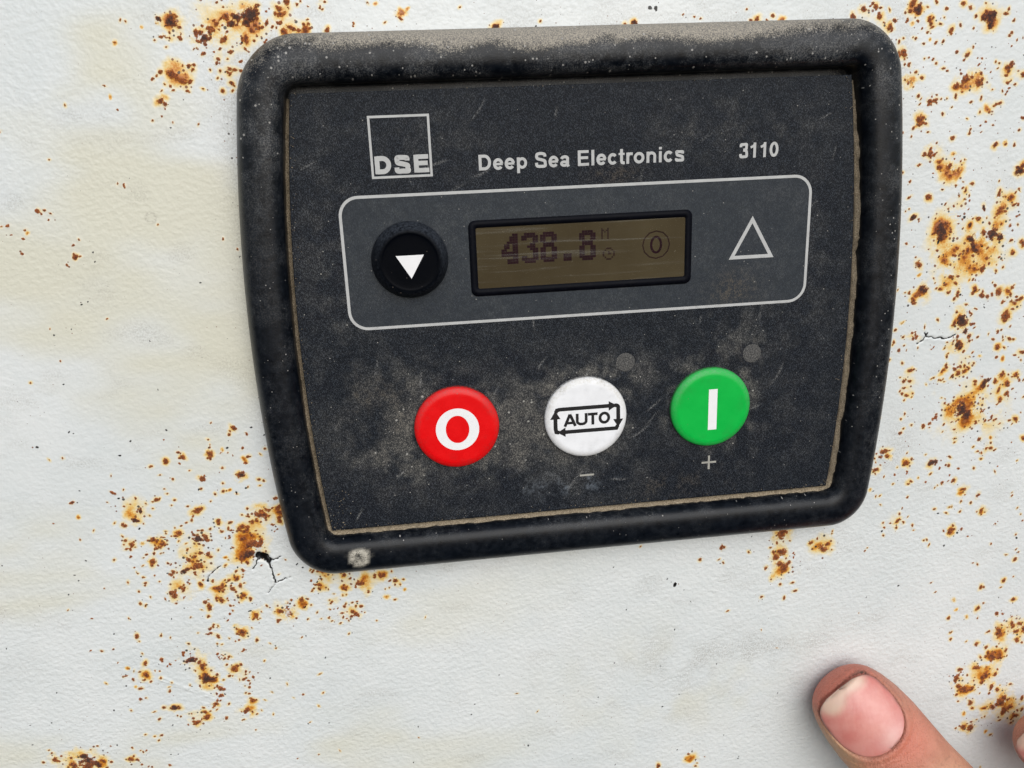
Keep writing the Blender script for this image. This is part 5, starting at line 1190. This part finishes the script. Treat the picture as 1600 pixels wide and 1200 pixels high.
groove = np.clip(np.sin(sw * 5.2 + 3.1), 0, 1) ** 3 * np.exp(-((sd - 2.4) / 1.9) ** 2) * on * (sd > 0.7) * sstep(22, 8, S_)  # shade of the fine skin lines painted in, their relief hardly shows
flush[:, 2] = np.maximum(flush[:, 2], 0.42 * groove * (0.4 + 0.6 * sstep(-4, 5, U_)))
for q in (27.5, 29.2, 31.0, 33.2):
    flush[:, 2] = np.maximum(flush[:, 2], 0.22 * np.exp(-((S_ - q - 0.5 * np.sin(U_ * 0.5 + q)) / 0.3) ** 2) * (N_ > 0) * (np.abs(U_) < 9))
co2[:, 1] = np.minimum(co2[:, 1], -0.06)          # the pads flatten where they press on the steel
hand_me.vertices.foreach_set("co", (co2 * MM).astype(np.float32).ravel())
set_attr(hand_me, "flush", np.clip(flush, 0, 1))
hand_me.materials.clear()
hand = link("hand", hand_me, mat_skin(), person)
M_NAIL = mat_nail()


def make_nail(T, A_, P_, N_v, s0, s1, wid, wf, tf, expo, lift, name):
    ni, nj = 60, 60
    ii = np.linspace(-1, 1, ni); jj = np.linspace(-1, 1, nj)
    c = (s0 + s1) / 2; hs = (s1 - s0) / 2
    top_, attr_ = [], []
    for a_ in ii:
        k = 2.4 if a_ > 0 else 3.2
        hw = wid * max(0.0, 1 - abs(a_) ** k) ** (1 / k)
        s = c + hs * a_
        row = []
        for b_ in jj:
            u = hw * b_
            w_ = np.interp(s, *wf); t_ = np.interp(s, *tf)
            hgt = t_ * max(0.05, 1 - abs(u / w_) ** expo) ** (1 / expo)
            hgt = 0.55 * hgt + 0.45 * (np.interp(c, *tf) - 0.052 * u * u + 0.012 * (s - c) * 1.0 - 0.006 * (s - c) ** 2)
            row.append(T + A_ * s + P_ * u + N_v * (hgt + lift))
            e = max(abs(a_), abs(b_))
            tipf = float(sstep(-0.50, -0.84, np.array(a_ + 0.10 * b_ + 0.16 * b_ * b_ + 0.10 * math.sin(5 * b_ + 1))))
            lun = float(np.exp(-(((a_ - 0.85) / 0.35) ** 2 + ((b_ - 0.25) / 0.7) ** 2)))
            attr_.append((tipf, lun, 0.85 * float(sstep(0.90, 1.0, np.array(e))) * (0.55 + 0.45 * float(vnoise(np.array(a_ * 4.0), np.array(b_ * 4.0), 5)) * 2), 1))
        top_.append(row)
    Pn = np.array(top_)
    me_, us = grid_mesh(name, Pn * MM)
    set_attr(me_, "flush", np.array(attr_)[us])
    o = link(name, me_, M_NAIL, hand)
    sol = o.modifiers.new("thickness", 'SOLIDIFY'); sol.thickness = 0.45 * MM; sol.offset = -1 if True else 1
    return o


o = make_nail(T0, AX, PX, NX, NS0, NS1, NWID, (KS, KW), (KS, KT), 2.25, 0.12, "nail")
tag(o, "short pink thumbnail with a dirty edge")
d2 = F2[1] - F2[0]; d2 = d2 / np.linalg.norm(d2)
up2 = np.array([-0.58, -0.62, 0.55]); up2 = up2 - d2 * np.dot(up2, d2); up2 /= np.linalg.norm(up2)
p2 = np.cross(up2, d2)
make_nail(F2[0], d2, p2, up2, 0.8, 12.5, 6.6, (np.array([0, 2, 5, 30]), np.array([2, 5.5, 7.4, 8.2])), (np.array([0, 2, 5, 30]), np.array([2, 4.6, 6.4, 7.2])), 2.2, 0.35, "nail")
